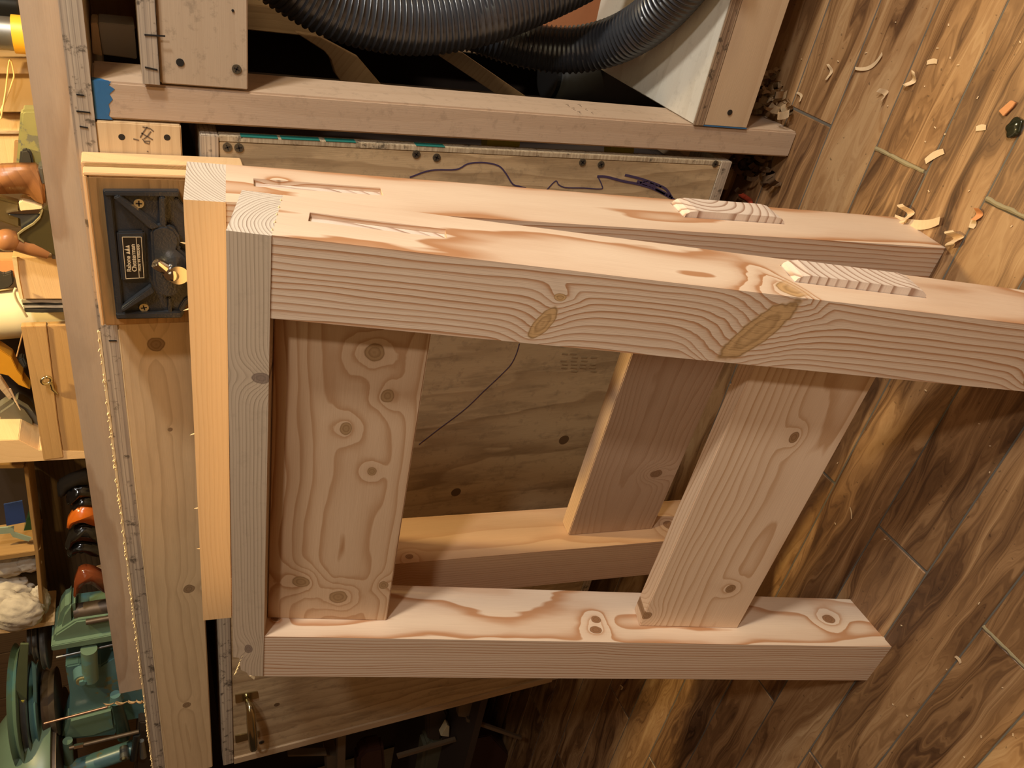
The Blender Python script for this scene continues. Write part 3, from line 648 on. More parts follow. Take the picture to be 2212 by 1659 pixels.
# spindle, its eye and the handle bar ending in a ball
sp = atY(382, 575, PY - .02)
tube('spindle', [Vector((sp.x, PY - .012, sp.z)), Vector((sp.x, PY - .045, sp.z))], [.012, .012], M['steel'], vise, 24)
hb = [atY(341, 569, .905), atY(372, 588, .905), atY(440, 630, .900), atY(520, 680, .895)]
hb2 = [atY(328, 560, .915), atY(400, 604, .913)]
bc = atY(373, 588, .935)
dirb = (atY(430, 618, .940) - bc).normalized()
tube('handle_bar', [bc, bc + dirb * .085], .0042, M['steel'], vise, 16)
tube('handle_end', [bc - dirb * .024, bc - dirb * .022, bc - dirb * .006], [.0062, .0075, .0075], M['steel'], vise, 20)
bm = bmesh.new(); bmesh.ops.create_uvsphere(bm, u_segments=32, v_segments=20, radius=.0125); bmesh.ops.translate(bm, verts=bm.verts, vec=bc)
link('handle_ball', bm, M['steel'], vise, 0, True)

# ------------------------------------------------------------------ long board lying on the bench
lb2 = empty('loose_board', (0, 0, 0), label='long planed pine board lying along the front of the workbench top', cat='board')
a0, a1 = atZ(125, 0, 1.0912), Vector((-1.47, 1.075, 1.0912))
pa = Vector((.35, 1.116, 1.0912)); pb = Vector((-1.468, 1.083, 1.0912)); h_ = .0425
dx = (pb - pa).normalized(); dn = Vector((-dx.y, dx.x, 0)); dn = dn if dn.y > 0 else -dn
bm = bmesh.new(); vs = []
for p in (pa, pb):
    for (yy, zz) in ((0, 0), (.089, 0), (.089, h_), (0, h_)): vs.append(bm.verts.new(p + dn * yy + Vector((0, 0, zz))))
for f in ((0, 1, 2, 3), (4, 5, 6, 7), (0, 1, 5, 4), (1, 2, 6, 5), (2, 3, 7, 6), (3, 0, 4, 7)): bm.faces.new([vs[i] for i in f])
o = link('plank', bm, wood('long_board_pine', (.45, .35, .26), (.31, .205, .13), 120, strength=1.0, warp=.007, stain=.15), lb2, .006)
setwc(o, lambda p: ((pa - p).length * 1.0, (p - pa).dot(dn) - .10, p.z - 1.0912 - .03))

# ------------------------------------------------------------------ hoses, bucket and lumber in the open bay
def hose(name, ctrl, R, label):
    pts = crom(ctrl, 40); L = [0]
    for a, b in zip(pts, pts[1:]): L.append(L[-1] + (b - a).length)
    pitch = .0090; n = int(L[-1] / pitch); P_, Rr = [], []
    import bisect
    def samp(s_):
        i = min(max(bisect.bisect(L, s_) - 1, 0), len(pts) - 2); t = (s_ - L[i]) / max(L[i + 1] - L[i], 1e-9); return pts[i].lerp(pts[i + 1], t)
    for k in range(n):
        for (f, rr) in ((.0, R * .925), (.30, R * .925), (.48, R), (.62, R * 1.004), (.80, R * .925)):
            P_.append(samp((k + f) * pitch)); Rr.append(rr)
    o = link(name, tube_bm(P_, Rr, 40), M['hose'], None, 0, True); sharp(o, 1.1)
    return tag(o, label, 'hose', 'ribbed dust hoses in the open bay')
hy1, hy2 = 1.20, 1.30
hose('dust_hose', [atY(a_, b_, y_) for a_, b_, y_ in ((470, -210, hy1), (540, -118, hy1), (620, -54, hy1), (720, 6, hy1), (830, 38, hy1), (930, 44, hy1), (1040, 24, hy1), (1150, -16, hy1 + .01), (1260, -68, hy1 + .02), (1380, -140, hy1 + .03))], .048,
     'upper loop of black ribbed dust hose hanging in the open bay beside the post')
hose('dust_hose', [atY(a_, b_, y_) for a_, b_, y_ in ((880, 10, 1.37), (960, 40, 1.355), (1050, 70, 1.335), (1140, 98, 1.31), (1230, 108, 1.275), (1316, 92, 1.23), (1390, 54, 1.175), (1452, -4, 1.12), (1515, -84, 1.07), (1590, -190, 1.03))], .0385,
     'lower loop of black ribbed dust hose bending above the pale bottom shelf')
bk = empty('plastic_canister', label='dusty black plastic canister half hidden under the lower hose loop', cat='canister')
cA, cB = atY(1190, 165, 1.42), atY(1296, 168, 1.42)
cx_, cy_ = (cA.x + cB.x) / 2, 1.42
link('canister_body', tube_bm([(cx_, cy_, .0), (cx_, cy_, cB.z + .02), (cx_, cy_, cB.z + .03), (cx_, cy_, cA.z - .01), (cx_, cy_, cA.z)], [.058, .058, .062, .062, .055], 32), plain('dusty_black_plastic', (.05, .05, .05), .6, 0, .5, 20), bk, 0, True)
link('canister_lid', tube_bm([(cx_, cy_, cA.z - .004), (cx_, cy_, cA.z + .008), (cx_, cy_, cA.z + .009)], [.046, .046, .040], 32), M['black'], bk, 0)
tag(ppx('terracotta_board', [(1080, 90), (1420, 95), (1450, -60), (1120, -160)], 1.46, .02, M['brick'], grain=(0, 0, 1)), 'terracotta coloured panel seen between the two hose loops', 'board')
tag(ppx('offcut_board', [(640, 72), (700, 110), (715, 128), (725, 160), (745, 188), (830, 190), (775, 125), (690, 80)], 1.36, .02, M['pine'], grain=(1, 0, -.8)), 'tapered pine offcut leaning in the shadow behind the upper hose loop', 'offcut', 'lumber in the open bay')
tag(ppx('offcut_board', [(925, 105), (1000, 115), (1145, 215), (1090, 215)], 1.40, .03, M['pine'], grain=(1, 0, -.8)), 'square-cut pine offcut leaning behind the post near the black canister', 'offcut', 'lumber in the open bay')
# things seen through the slit between post and cabinet
tag(tube('yellow_tube', [atY(1046, 306, 1.125), atY(1116, 310, 1.125)], .012, M['yellow_dull']), 'dull yellow tube glimpsed in the slit between post and cabinet', 'tube')
tag(tube('yellow_can', [atY(1312, 322, 1.125), atY(1362, 325, 1.125)], .011, M['yellow_dull']), 'small yellow can glimpsed in the slit lower down beside the post', 'can')
# gap above the right shelf: a pale taped block on brown board
tag(ppx('stored_board', [(190, 75), (305, 60), (300, -60), (190, -60)], 1.30, .03, M['wall'], grain=(1, 0, 0)), 'brown board stored in the gap under the bench top at upper right', 'board')
tag(ppx('taped_block', [(212, 48), (290, 55), (296, 128), (222, 118)], 1.17, .05, plain('white_tape', (.50, .45, .36), .6, 0, .2, 30)), 'block wrapped in whitish tape in the gap under the bench top', 'block')
tag(ppx('wood_block', [(196, 50), (211, 50), (221, 122), (200, 116)], 1.165, .05, M['light_wood'], grain=(1, 0, 0)), 'narrow tan wood block beside the taped block', 'block')

# ------------------------------------------------------------------ shavings and crumbs on the floor
def curl(name, c, a, L, wd, bend, label, mat='shaving', lift=.003, grp=None, twist=0.0):
    c = Vector(c); n = 12; d = Vector((cos(a), sin(a), 0)); s_ = Vector((-sin(a), cos(a), 0)); bm = bmesh.new(); R = []
    for i in range(n + 1):
        t = i / n - .5; ang = bend * t
        p = c + d * (L * t) + s_ * (bend * L * (t * t - .08) * .6) + Vector((0, 0, .001 + lift * (1 - cos(4 * t * bend)) * .5))
        ww = wd * (1 - .6 * abs(t) ** 1.5); up = Vector((0, 0, 1)) * sin(twist * t) * ww * .5
        q = (s_ * cos(twist * t)) * ww * .5
        R.append([bm.verts.new(p + q + up + Vector((0, 0, .0006 + abs(up.z)))), bm.verts.new(p - q - up + Vector((0, 0, .0006 + abs(up.z)))), bm.verts.new(p - q - up + Vector((0, 0, abs(up.z)))), bm.verts.new(p + q + up + Vector((0, 0, abs(up.z))))])
    for a_, b_ in zip(R, R[1:]):
        for k in range(4): bm.faces.new((a_[k], a_[(k + 1) % 4], b_[(k + 1) % 4], b_[k]))
    bm.faces.new(R[0]); bm.faces.new(list(reversed(R[-1])))
    return tag(link(name, bm, M[mat]), label, 'shaving', grp or 'wood shavings on the floor')
F = lambda x, y: (*atZ(x, y, 0)[:2], 0)
curl('wood_shaving', F(1881, 141), -.9, .050, .006, 1.2, 'long narrow curved shaving on the dark tiles at upper right')
curl('wood_shaving', F(1974, 173), -.2, .022, .008, 1.8, 'boat-shaped pale shaving right of the long curved shaving', lift=.006)
curl('wood_shaving', F(1914, 203), 1.0, .018, .009, 1.5, 'crumpled pale shaving below the long curved shaving', lift=.008)
curl('wood_shaving', F(2016, 133), 1.9, .016, .007, .6, 'small straight flake above the boat-shaped shaving')
curl('wood_shaving', F(2020, 336), 2.4, .030, .010, .5, 'wedge-shaped pale sliver lying on a tile joint')
curl('wood_shaving', F(2121, 276), 2.0, .014, .008, .4, 'oval pale flake left of the dark resin lump')
curl('wood_shaving', F(1985, 482), -1.2, .075, .014, .7, 'long folded shaving caught under the foot of the farther trestle', lift=.012)
curl('wood_shaving', F(1966, 462), .6, .030, .012, 2.0, 'torn end of shaving behind the farther trestle foot', lift=.014)
curl('wood_shaving', F(2069, 514), .6, .022, .016, 2.2, 'crumpled shaving on a tile joint beside the farther trestle foot', lift=.014)
curl('wood_shaving', F(2103, 484), .2, .011, .010, .4, 'round whitish flake stuck in a tile joint')
curl('wood_shaving', F(2116, 463), .3, .016, .010, 1.3, 'orange tinged shaving above the round whitish flake', 'shav_orange', lift=.006)
curl('wood_shaving', F(1795, 155), .4, .024, .006, 2.0, 'faint curled shaving in the shadow near the post foot')
curl('wood_shaving', F(1731, 208), .9, .018, .005, 1.5, 'pinkish thin shaving in the shadow beside the shaving heap')
curl('wood_shaving', F(2072, 1424), 1.4, .011, .005, .6, 'tiny pale chip on a joint below right of the near trestle foot')
curl('wood_shaving', F(1345, 1484), .9, .012, .008, 1.5, 'small white shaving on the dark floor left of the near trestle')
curl('wood_shaving', F(1840, 1108), .7, .020, .002, .4, 'hair-thin fibre on the tiles between the trestle legs')
tag(prism('wood_chip', [(*atZ(a_, b_, 0)[:2], .001) for a_, b_ in ((2162, 240), (2172, 252), (2192, 232), (2199, 222), (2188, 217))], .004, M['shav_orange'], dirv=(0, 0, 1), bevel=.0006), 'flat orange wood chip on the tiles near the right edge', 'chip')
bm = bmesh.new(); bmesh.ops.create_icosphere(bm, subdivisions=3, radius=.011)
c0 = atZ(2195, 275, 0); random.seed(4)
for v in bm.verts: v.co = Vector((v.co.x * 1.2, v.co.y * .95, v.co.z * .35)) * (1 + .12 * sin(v.co.x * 500 + v.co.y * 300)); v.co += Vector((c0.x, c0.y, .0035))
tag(link('resin_lump', bm, plain('dark_resin', (.02, .02, .01), .12, 0, .3, 200), None, 0, True), 'dark glossy resin lump on a tile joint near the right edge', 'lump')
random.seed(21); cr = None
for k in range(42):
    px = random.choice([random.uniform(1720, 2210), random.uniform(1900, 2210)]); py = random.uniform(10, 1650)
    c_ = atZ(px, py, 0); a_ = random.uniform(0, 6.28); l = random.uniform(.0016, .0040)
    bm = bmesh.new(); bmesh.ops.create_cube(bm, size=1)
    for v in bm.verts: v.co = Vector((v.co.x * l, v.co.y * .0013, (v.co.z + .5) * .0010))
    o = link('wood_crumb', bm, M['shaving']); o.location = (c_.x, c_.y, .0006); o.rotation_euler = (0, 0, a_)
    tag(o, 'tiny pale wood crumb lying loose on the wood-look floor tiles', 'crumb', 'loose wood crumbs on the floor')
# heap of shavings beside the post foot, and a brown one, colour darkened for its shadow, at the cabinet corner
def heap(name, c, spread, n, L, label, mat, seed):
    random.seed(seed); bm = bmesh.new()
    for k in range(n):
        p = Vector(c) + Vector((random.gauss(0, spread[0]), random.gauss(0, spread[1]), random.uniform(.002, spread[2])))
        a = random.uniform(0, 6.28); r = random.uniform(.006, .012); R = []; ax = Vector((cos(a), sin(a), random.uniform(-.4, .4))).normalized(); q = ax.orthogonal().normalized(); s_ = ax.cross(q); wd = random.uniform(.006, .014)
        m_ = random.randint(7, 14); tot = random.uniform(2, 6); 
        for i in range(m_):
            t = tot * i / m_; pp = p + q * cos(t) * r + s_ * sin(t) * r + ax * t * .0015; pp.z = max(pp.z, .001)
            R.append((bm.verts.new(pp + ax * wd * .5), bm.verts.new(pp - ax * wd * .5)))
        for x_, y_ in zip(R, R[1:]): bm.faces.new((x_[0], x_[1], y_[1], y_[0]))
    for v in bm.verts: v.co.z = max(v.co.z, .0012)
    bmesh.ops.solidify(bm, geom=list(bm.faces), thickness=.0005)
    o = link(name, bm, M[mat], None, 0, True); return tag(o, label, 'shavings', None, 'stuff')
heap('shaving_heap', (-.248, 1.135, 0), (.014, .030, .034), 70, .02, 'heap of curled pale shavings on the floor beside the post foot', 'shaving', 5)
heap('shaving_heap', (-.372, 1.11, 0), (.014, .026, .030), 45, .02, 'brown shavings heaped between the post foot and the cabinet corner', 'shadow_shav', 6)
tag(tube('cable_loop', crom([F(1600, 420), F(1618, 432), (atZ(1622, 446, .01).x, atZ(1622, 446, .01).y, .012), F(1612, 470)], 8), .005, plain('red_cable', (.5, .07, .03), .4)), 'red cable end on the floor at the cabinet corner', 'cable')

# ------------------------------------------------------------------ things standing on the back of the bench
BZ = 1.0905
def bpx(py, y):          # where the bench top meets depth y on an image row
    a, b = atY(0, py, y).z, atY(300, py, y).z
    return (a - BZ) / (a - b) * 300
def std(name, px, y, depth, mat, parent=None, **k):     # None for px = down on the bench top
    return ppx(name, [((bpx(b, y) if a is None else a), b) for a, b in px], y, depth, mat, parent, **k)
def vtube(name, py, y, r, z0, z1, mat, parent=None, seg=28, prof=None):
    c = atY(100, py, y); return tube(name, [(c.x, y, z0), (c.x, y, z1)], r, mat, parent, seg)
t = empty('spray_can', label='shiny dark metal canister with a yellow collar behind the loose board at upper right', cat='canister')
vtube('can_body', 80, 1.46, .024, BZ, 1.30, M['dull_steel'], t)
zc0, zc1 = atY(58, 80, 1.46).z, atY(30, 80, 1.46).z
vtube('collar', 80, 1.46, .0275, zc0, zc1, M['yellow'], t)
tag(std('black_case', [(-60, -40), (-60, 40), (None, 40), (None, -40)], 1.52, .06, M['black_gloss']), 'glossy black case at the upper right corner behind the canister', 'case')
t = empty('wooden_box', label='tan wooden box hung with a loop of raffia behind the loose board', cat='box')
std('box_front', [(-60, 128), (-60, 244), (None, 244), (None, 128)], 1.50, .10, plain('tan_box_board', (.42, .26, .11), .6, 0, .15, 12), t, bevel=.002)
std('box_cleat', [(-60, 126), (-60, 160), (None, 160), (None, 126)], 1.488, .011, plain('tan_box_cleat', (.46, .30, .15), .6, 0, .15, 12), t, bevel=.001)
tube('string_loop', crom([atY(2, 256, 1.485), atY(12, 200, 1.483), (*atY(21, 131, 1.481),), atY(30, 158, 1.481), atY(26, 180, 1.483), atY(8, 225, 1.485), atY(-10, 262, 1.485)], 8), .0013, M['string'], t, 8)
t = empty('pale_crate', label='pale orange lit drawer of plain boards behind the worn green brush', cat='crate')
std('drawer_front', [(-60, 246), (-60, 362), (None, 362), (None, 246)], 1.52, .20, M['light_wood'], t, grain=(1, 0, 0), bevel=.002)
std('drawer_edge', [(-60, 284), (-60, 290), (None, 290), (None, 284)], 1.514, .006, M['pine'], t, grain=(0, 0, 1))
std('drawer_stile', [(31, 306), (28, 362), (None, 362), (None, 306)], 1.508, .010, M['wall'], t, grain=(0, 0, 1))
t = empty('bristle_brush', label='upright worn greenish brush with a flared end beside the plane handle', cat='brush')
std('brush_body', [(44, 242), (52, 238), (80, 238), (None, 246), (None, 362), (34, 362), (38, 320), (41, 280)], 1.44, .03, M['verdigris'], t, bevel=.004)
std('brush_head', [(44, 326), (60, 322), (68, 332), (72, 350), (70, 361), (40, 361)], 1.432, .012, M['felt_dark'], t, bevel=.003)

t = empty('hand_plane', label='hand plane with a curved brown wooden tote, grey iron and dark metal cheek', cat='plane')
YP = 1.40
ppx('tote', [(-30, 372), (0, 365), (40, 363), (81, 363), (90, 380), (96, 403), (97, 425), (99, 445), (92, 443), (76, 436), (62, 424), (48, 420), (0, 421), (-30, 424)], YP, .028, M['tote'], t, bevel=.008, grain=(1, 0, .4), smooth=True)
ppx('tote_ferrule', [(81, 361), (95, 361), (99, 398), (92, 402)], YP - .002, .032, M['dull_steel'], t, bevel=.003)
std('cheek', [(92, 452), (86, 470), (72, 484), (52, 496), (38, 506), (40, 515), (52, 523), (88, 535), (118, 552), (None, 556), (None, 440), (100, 444)], YP - .004, .004, plain('plane_cheek', (.10, .078, .03), .5, .5, .3, 30), t, bevel=.001)
ppx('cheek_rim', [(91, 452), (85, 469), (71, 483), (51, 495), (37, 506), (40, 517), (52, 525), (52, 522), (42, 514), (41, 507), (53, 498), (73, 486), (87, 472), (93, 455)], YP - .0065, .005, plain('bright_rim', (.50, .42, .22), .35, .6), t, bevel=0)
ppx('cutting_iron', [(13, 461), (30, 457), (92, 452), (92, 461), (45, 462)], YP + .004, .03, M['steel'], t, bevel=0)
ppx('chip_breaker', [(15, 463), (92, 462), (86, 470), (70, 484), (46, 496), (44, 473)], YP + .006, .03, M['blade'], t, bevel=.001)
ppx('wedge', [(40, 438), (47, 434), (92, 447), (91, 452), (44, 456)], YP + .003, .03, M['arris'], t, bevel=.001)
ppx('lever', [(-20, 425), (0, 428), (44, 440), (46, 490), (44, 496), (0, 480), (-20, 470)], YP + .01, .02, plain('brown_lever', (.16, .11, .045), .4, .4, .3), t, bevel=.004)
kc = atY(16, 519, YP + .004)
bm = bmesh.new(); bmesh.ops.create_uvsphere(bm, u_segments=28, v_segments=18, radius=.0185)
for v in bm.verts: v.co.z *= 1.1
bmesh.ops.translate(bm, verts=bm.verts, vec=kc); link('front_knob', bm, M['tote'], t, 0, True)
tube('knob_stem', [atY(20, 523, YP + .004), atY(70, 535, YP + .004), atY(105, 548, YP + .004)], [.012, .014, .010], M['tote'], t, 20)
std('sole', [(112, 400), (112, 560), (None, 560), (None, 380)], YP + .004, .05, M['dull_steel'], t, bevel=.001)

t = empty('sanding_block_box', label='pale wooden block box standing beside a stack of grey felt', cat='box')
std('box_side', [(26, 556), (33, 600), (43, 646), (None, 646), (None, 556)], 1.42, .07, M['light_wood'], t, grain=(1, 0, .1), bevel=.001)
std('box_edge_strip', [(26, 556), (33, 600), (43, 646), (50, 646), (41, 600), (36, 556)], 1.417, .004, M['arris'], t, bevel=0)
random.seed(5)
for k, (a, b, mt, nm) in enumerate(((648, 655, 'felt', 'light'), (656, 659.5, 'felt_dark', 'dark'), (660, 666, 'felt', 'whitish'), (667, 675, 'felt_dark', 'charred'))):
    e = [(45 + k * 3 + random.uniform(-1, 1), a), (46 + k * 3, b)]
    o = std('felt_sheet', [(46 + k * 2, a), (47 + k * 2, b), (90, b - 1 + (k % 2) * 2), (120, b), (None, b - 2), (None, a - 2), (118, a), (90, a - 1 + (k % 2) * 2)], 1.425, .055, M[mt], bevel=.0008)
    tag(o, nm + ' felt sheet standing in the stack between pale box and paper roll', 'felt', 'felt sheets in the stack')
t = tag(tube('paper_roll', [(atY(60, 668, 1.50).x - .0, 1.50, BZ), (atY(60, 668, 1.50).x - .018, 1.50, 1.45)], .046, M['paper'], None, 36), 'thick upright roll of cream paper behind the felt stack', 'roll')
t = tag(tube('cord_loop', crom([atY(34, 622, 1.412), atY(31, 632, 1.410), atY(36, 648, 1.412), atY(46, 664, 1.414), atY(54, 678, 1.416), atY(58, 684, 1.418)], 8), .0022, M['paper'], None, 8), 'thin cream cord loop hanging at the corner of the pale box', 'cord')
tag(std('terracotta_block', [(-40, 560), (-40, 606), (28, 600), (None, 600), (None, 560)], 1.50, .03, M['shav_orange'], bevel=.002), 'terracotta coloured block behind the front knob of the plane', 'block')
tag(ppx('pipe_wrench', [(-20, 585), (8, 594), (26, 588), (30, 612), (20, 622), (-20, 632)], 1.49, .012, M['felt_dark'], bevel=.002), 'dark wrench head between terracotta block and paper roll', 'wrench')

# tool box with two front boards, an eye screw and a pale end
t = empty('tool_box', label='open wooden tool box with two front boards and a bright eye screw', cat='toolbox')
TY = 1.43
board_t = wood('tool_box_board', (.47, .28, .115), (.34, .19, .07), 70, strength=.5)
ppx('front_board', [(45, 706), (62, 800), (80, 905), (94, 994), (137, 988), (124, 905), (112, 800), (100, 704)], TY, .016, board_t, t, grain=(1, 0, 0), seed=1, bevel=.001)
std('front_board', [(101, 704), (112.5, 800), (124.5, 905), (137.5, 988), (None, 982), (None, 700)], TY + .003, .016, board_t, t, grain=(1, 0, 0), seed=2, bevel=.001)
std('end_board', [(-60, 952), (-60, 1004), (93, 996), (None, 986), (None, 976), (84, 972), (40, 950)], TY + .002, .10, M['light_wood'], t, grain=(0, 1, .3), bevel=.001)
std('back_board', [(-60, 700), (-60, 960), (None, 960), (None, 700)], TY + .16, .012, M['dark'], t, bevel=0)
ec = atY(100, 822, TY - .010)
bm = bmesh.new(); pts = [ec + Vector((cos(a) * .0075, -.003 * sin(a), sin(a) * .0075)) for a in [2 * pi * i / 20 for i in range(21)]]
o = link('eye_ring', tube_bm(pts, .0028, 10), M['steelb'], t, 0, True)
tube('eye_shank', [ec + Vector((-.007, .001, -.006)), atY(113, 840, TY - .005), atY(124, 851, TY + .001)], [.0036, .0034, .0018], M['steelb'], t, 12)
tg = 'tools lying in the tool box'
tag(ppx('curved_tool', [(-40, 735), (0, 755), (25, 772), (38, 800), (48, 812), (50, 822), (62, 838), (66, 842), (40, 832), (18, 812), (0, 808), (-40, 812)], 1.46, .03, plain('amber_plastic', (.60, .27, .02), .4, 0, .2, 30), bevel=.004), 'amber yellow curved tool handle in the open tool box', 'tool', tg)
tag(ppx('wooden_stick', [(0, 815), (28, 858), (20, 864), (-10, 830)], 1.45, .012, M['pine'], grain=(1, 0, -1)), 'short tan stick sloping in the tool box', 'stick', tg)
tag(ppx('canvas_pouch', [(-10, 890), (30, 862), (60, 880), (78, 905), (88, 955), (40, 948), (-10, 935)], 1.50, .04, plain('grey_canvas', (.14, .12, .08), .9, 0, .3, 60), bevel=.008), 'grey canvas pouch lying in the tool box', 'pouch', tg)
tag(ppx('steel_jar', [(36, 778), (50, 772), (58, 790), (54, 800), (42, 796)], 1.49, .02, plain('grey_green_metal', (.12, .12, .09), .4, .3, .3), bevel=.003), 'small grey metal jar behind the amber handle', 'jar', tg)
tag(tube('thin_rod', [atY(36, 770, 1.44), atY(50, 715, 1.44)], .0012, M['wall'], None, 6), 'thin brown rod leaning in the tool box corner', 'rod', tg)
tag(tube('awl', [atY(20, 840, 1.455), atY(44, 886, 1.45)], [.003, .0008], M['shaving'], None, 8), 'thin pale awl lying across the canvas pouch', 'awl', tg)

# hanging tray with two compartments
t = empty('shelf_tray', label='shallow wooden wall tray with a green compartment and a rag compartment', cat='tray')
SY = 1.50
fr = wood('tray_frame_wood', (.33, .19, .07), (.24, .13, .045), 90, strength=.4)
ppx('tray_bottom', [(51, 1010), (60, 1008), (83, 1190), (97, 1362), (100, 1345), (112, 1366), (92, 1372), (76, 1200)][:3] + [(98, 1345), (88, 1346), (76, 1200)], SY - .002, .10, fr, t, grain=(1, 0, 0), bevel=.001)
ppx('tray_divider', [(-40, 1206), (-40, 1216), (75, 1200), (88, 1186), (74, 1190)], SY, .10, fr, t, grain=(0, 0, 1), bevel=.001)
ppx('tray_end', [(-40, 1003), (-40, 1013), (52, 1012), (52, 1004)], SY, .10, fr, t, grain=(0, 0, 1), bevel=.001)
ppx('tray_end', [(-40, 1362), (-40, 1372), (16, 1368), (118, 1350), (118, 1342), (90, 1345)], SY, .10, M['light_wood'], t, grain=(0, 0, 1), bevel=.001)
ppx('tray_back', [(-40, 1003), (-40, 1372), (96, 1350), (60, 1010)], SY + .10, .01, M['dark'], t, bevel=0)
ppx('green_lining', [(-40, 1140), (-40, 1206), (76, 1190), (66, 1100), (50, 1150), (20, 1170)], SY + .07, .02, M['glassgreen'], t, bevel=0)
tag(ppx('blue_card', [(8, 1090), (48, 1082), (56, 1128), (14, 1136)], SY + .01, .003, M['blue_card'], bevel=0), 'small blue card standing in the green tray compartment', 'card')
tag(ppx('pale_card', [(-20, 1142), (30, 1138), (30, 1150), (68, 1162), (62, 1170), (28, 1160), (22, 1152), (-20, 1156)], SY + .015, .003, M['paleg'], bevel=0), 'pale green folded card below the blue card', 'card')
def rag(c, r, sc, label, seed):
    random.seed(seed); bm = bmesh.new(); bmesh.ops.create_icosphere(bm, subdivisions=4, radius=1)
    ph = [(Vector((random.gauss(0, 1), random.gauss(0, 1), random.gauss(0, 1))) * random.uniform(2.5, 6), random.uniform(0, 6)) for _ in range(9)]
    for v in bm.verts:
        n_ = v.co.normalized(); d = sum(abs(sin(n_.dot(k) + p)) for k, p in ph) / 9
        v.co = Vector((n_.x * sc[0], n_.y * sc[1], n_.z * sc[2])) * r * (.62 + .62 * d)
    bmesh.ops.translate(bm, verts=bm.verts, vec=c)
    return tag(link('rag', bm, M['cloth'], None, 0, True), label, 'rag', 'rags in the wall tray')
rag(atY(60, 1215, SY + .03), .026, (1.0, .6, 1), 'small greyish rag at the upper right of the rag compartment', 1)
rag(atY(15, 1222, SY + .035), .030, (1, .6, 1.6), 'twisted grey rag behind the others in the compartment', 2)
rag(atY(12, 1275, SY + .04), .040, (1, .6, 1.4), 'stringy dark grey rag in the middle of the compartment', 3)
rag(atY(88, 1295, SY + .02), .024, (1.9, .6, .8), 'long whitish rag along the tray bottom', 4)
rag(atY(40, 1322, SY - .005), .046, (1.1, .7, 1.1), 'large white rag hanging out over the tray edge', 5)
rag(atY(5, 1300, SY + .01), .034, (1, .6, 1.1), 'pale rag bunched above the large white rag', 6)
# dark backboard behind the handles
std_b = [(60, 1000), (84, 1190), (98, 1344), (104, 1380), (None, 1380), (None, 990), (140, 990)]
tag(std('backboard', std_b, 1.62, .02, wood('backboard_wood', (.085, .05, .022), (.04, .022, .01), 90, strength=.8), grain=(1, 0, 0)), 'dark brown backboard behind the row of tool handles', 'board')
def handle(px, mt, lab, y=1.47, d=.026):
    return tag(ppx('gripped_tool', px, y, d, M[mt], bevel=.007, smooth=True), lab, 'tool', 'tools standing in a row')
handle([(122, 1052), (132, 1046), (150, 1036), (190, 1022), (196, 1050), (168, 1052), (150, 1062), (136, 1078), (126, 1080)], 'felt_dark', 'dull black tool handle, first of the row below the tool box', 1.49)
handle([(141, 1080), (150, 1064), (168, 1058), (200, 1060), (204, 1078), (176, 1078), (158, 1094), (150, 1100), (144, 1092)], 'black_gloss', 'glossy black tool handle with a bright ridge, next above the orange one', 1.475)
handle([(152, 1096), (160, 1086), (178, 1080), (204, 1082), (206, 1098), (180, 1102), (160, 1112), (152, 1106)], 'black_gloss', 'small glossy black handle touching the orange one', 1.48)
handle([(143, 1146), (146, 1130), (157, 1112), (170, 1101), (190, 1102), (212, 1108), (216, 1142), (200, 1138), (182, 1132), (164, 1131), (155, 1138), (151, 1147)], 'orange', 'bright orange tool handle in the row of black ones')
handle([(140, 1182), (148, 1160), (165, 1146), (186, 1142), (215, 1150), (222, 1178), (190, 1172), (170, 1170), (158, 1178), (150, 1190), (142, 1194)], 'black_gloss', 'glossy black tool handle just below the orange one', 1.475)
handle([(142, 1196), (156, 1182), (184, 1180), (222, 1188), (226, 1210), (196, 1206), (176, 1196), (160, 1202), (150, 1214)], 'black_gloss', 'lowest glossy black tool handle of the row', 1.48)
handle([(160, 1264), (170, 1240), (186, 1236), (204, 1240), (228, 1252), (236, 1290), (214, 1276), (196, 1264), (182, 1264), (170, 1280), (163, 1296), (158, 1292)], 'redbrown', 'red-brown varnished tool handle above the green machine', 1.45, .03)
tag(std('light_offcut', [(205, 1237), (222, 1230), (None, 1226), (None, 1256), (228, 1252)], 1.50, .02, M['light_wood'], grain=(1, 0, 0)), 'light wood offcut behind the red-brown handle', 'offcut')

# green drill press at the left end of the bench
t = empty('drill_press', label='old green drill press with belts and stepped pulleys at the left end of the bench', cat='machine')
GY = 1.44
G1, G2 = M['green'], M['green2']
ppx('rear_cap', [(124, 1384), (124, 1352), (130, 1330), (144, 1310), (162, 1303), (166, 1382), (150, 1390)], GY + .03, .07, G1, t, bevel=.010, smooth=False)
std('head_block', [(118, 1372), (164, 1342), (260, 1328), (262, 1384), (113, 1405), (112, 1396)], GY + .02, .09, G1, t, bevel=.004)
std('head_ledge', [(110, 1396), (262, 1368), (264, 1382), (112, 1407)], GY + .008, .09, G1, t, bevel=.002)
tube('quill_shaft', [atY(160, 1322, GY + .05), atY(260, 1306, GY + .05)], .020, M['rust'], t, 24)
tube('name_bar', [atY(186, 1344, GY + .015), atY(262, 1330, GY + .015)], .007, M['rust'], t, 12)
tube('guide_rod', [atY(122, 1420, GY + .02), atY(262, 1388, GY + .02)], .0035, M['dull_steel'], t, 12)
std('column_plate', [(141, 1440), (172, 1434), (215, 1440), (262, 1410), (None, 1500), (None, 1545), (262, 1560), (250, 1588), (132, 1600), (149, 1548), (151, 1500)], GY + .04, .08, G2, t, bevel=.004)
ppx('lower_casting', [(132, 1600), (147, 1556), (246, 1530), (252, 1574), (200, 1592)], GY + .025, .05, G1, t, bevel=.008)
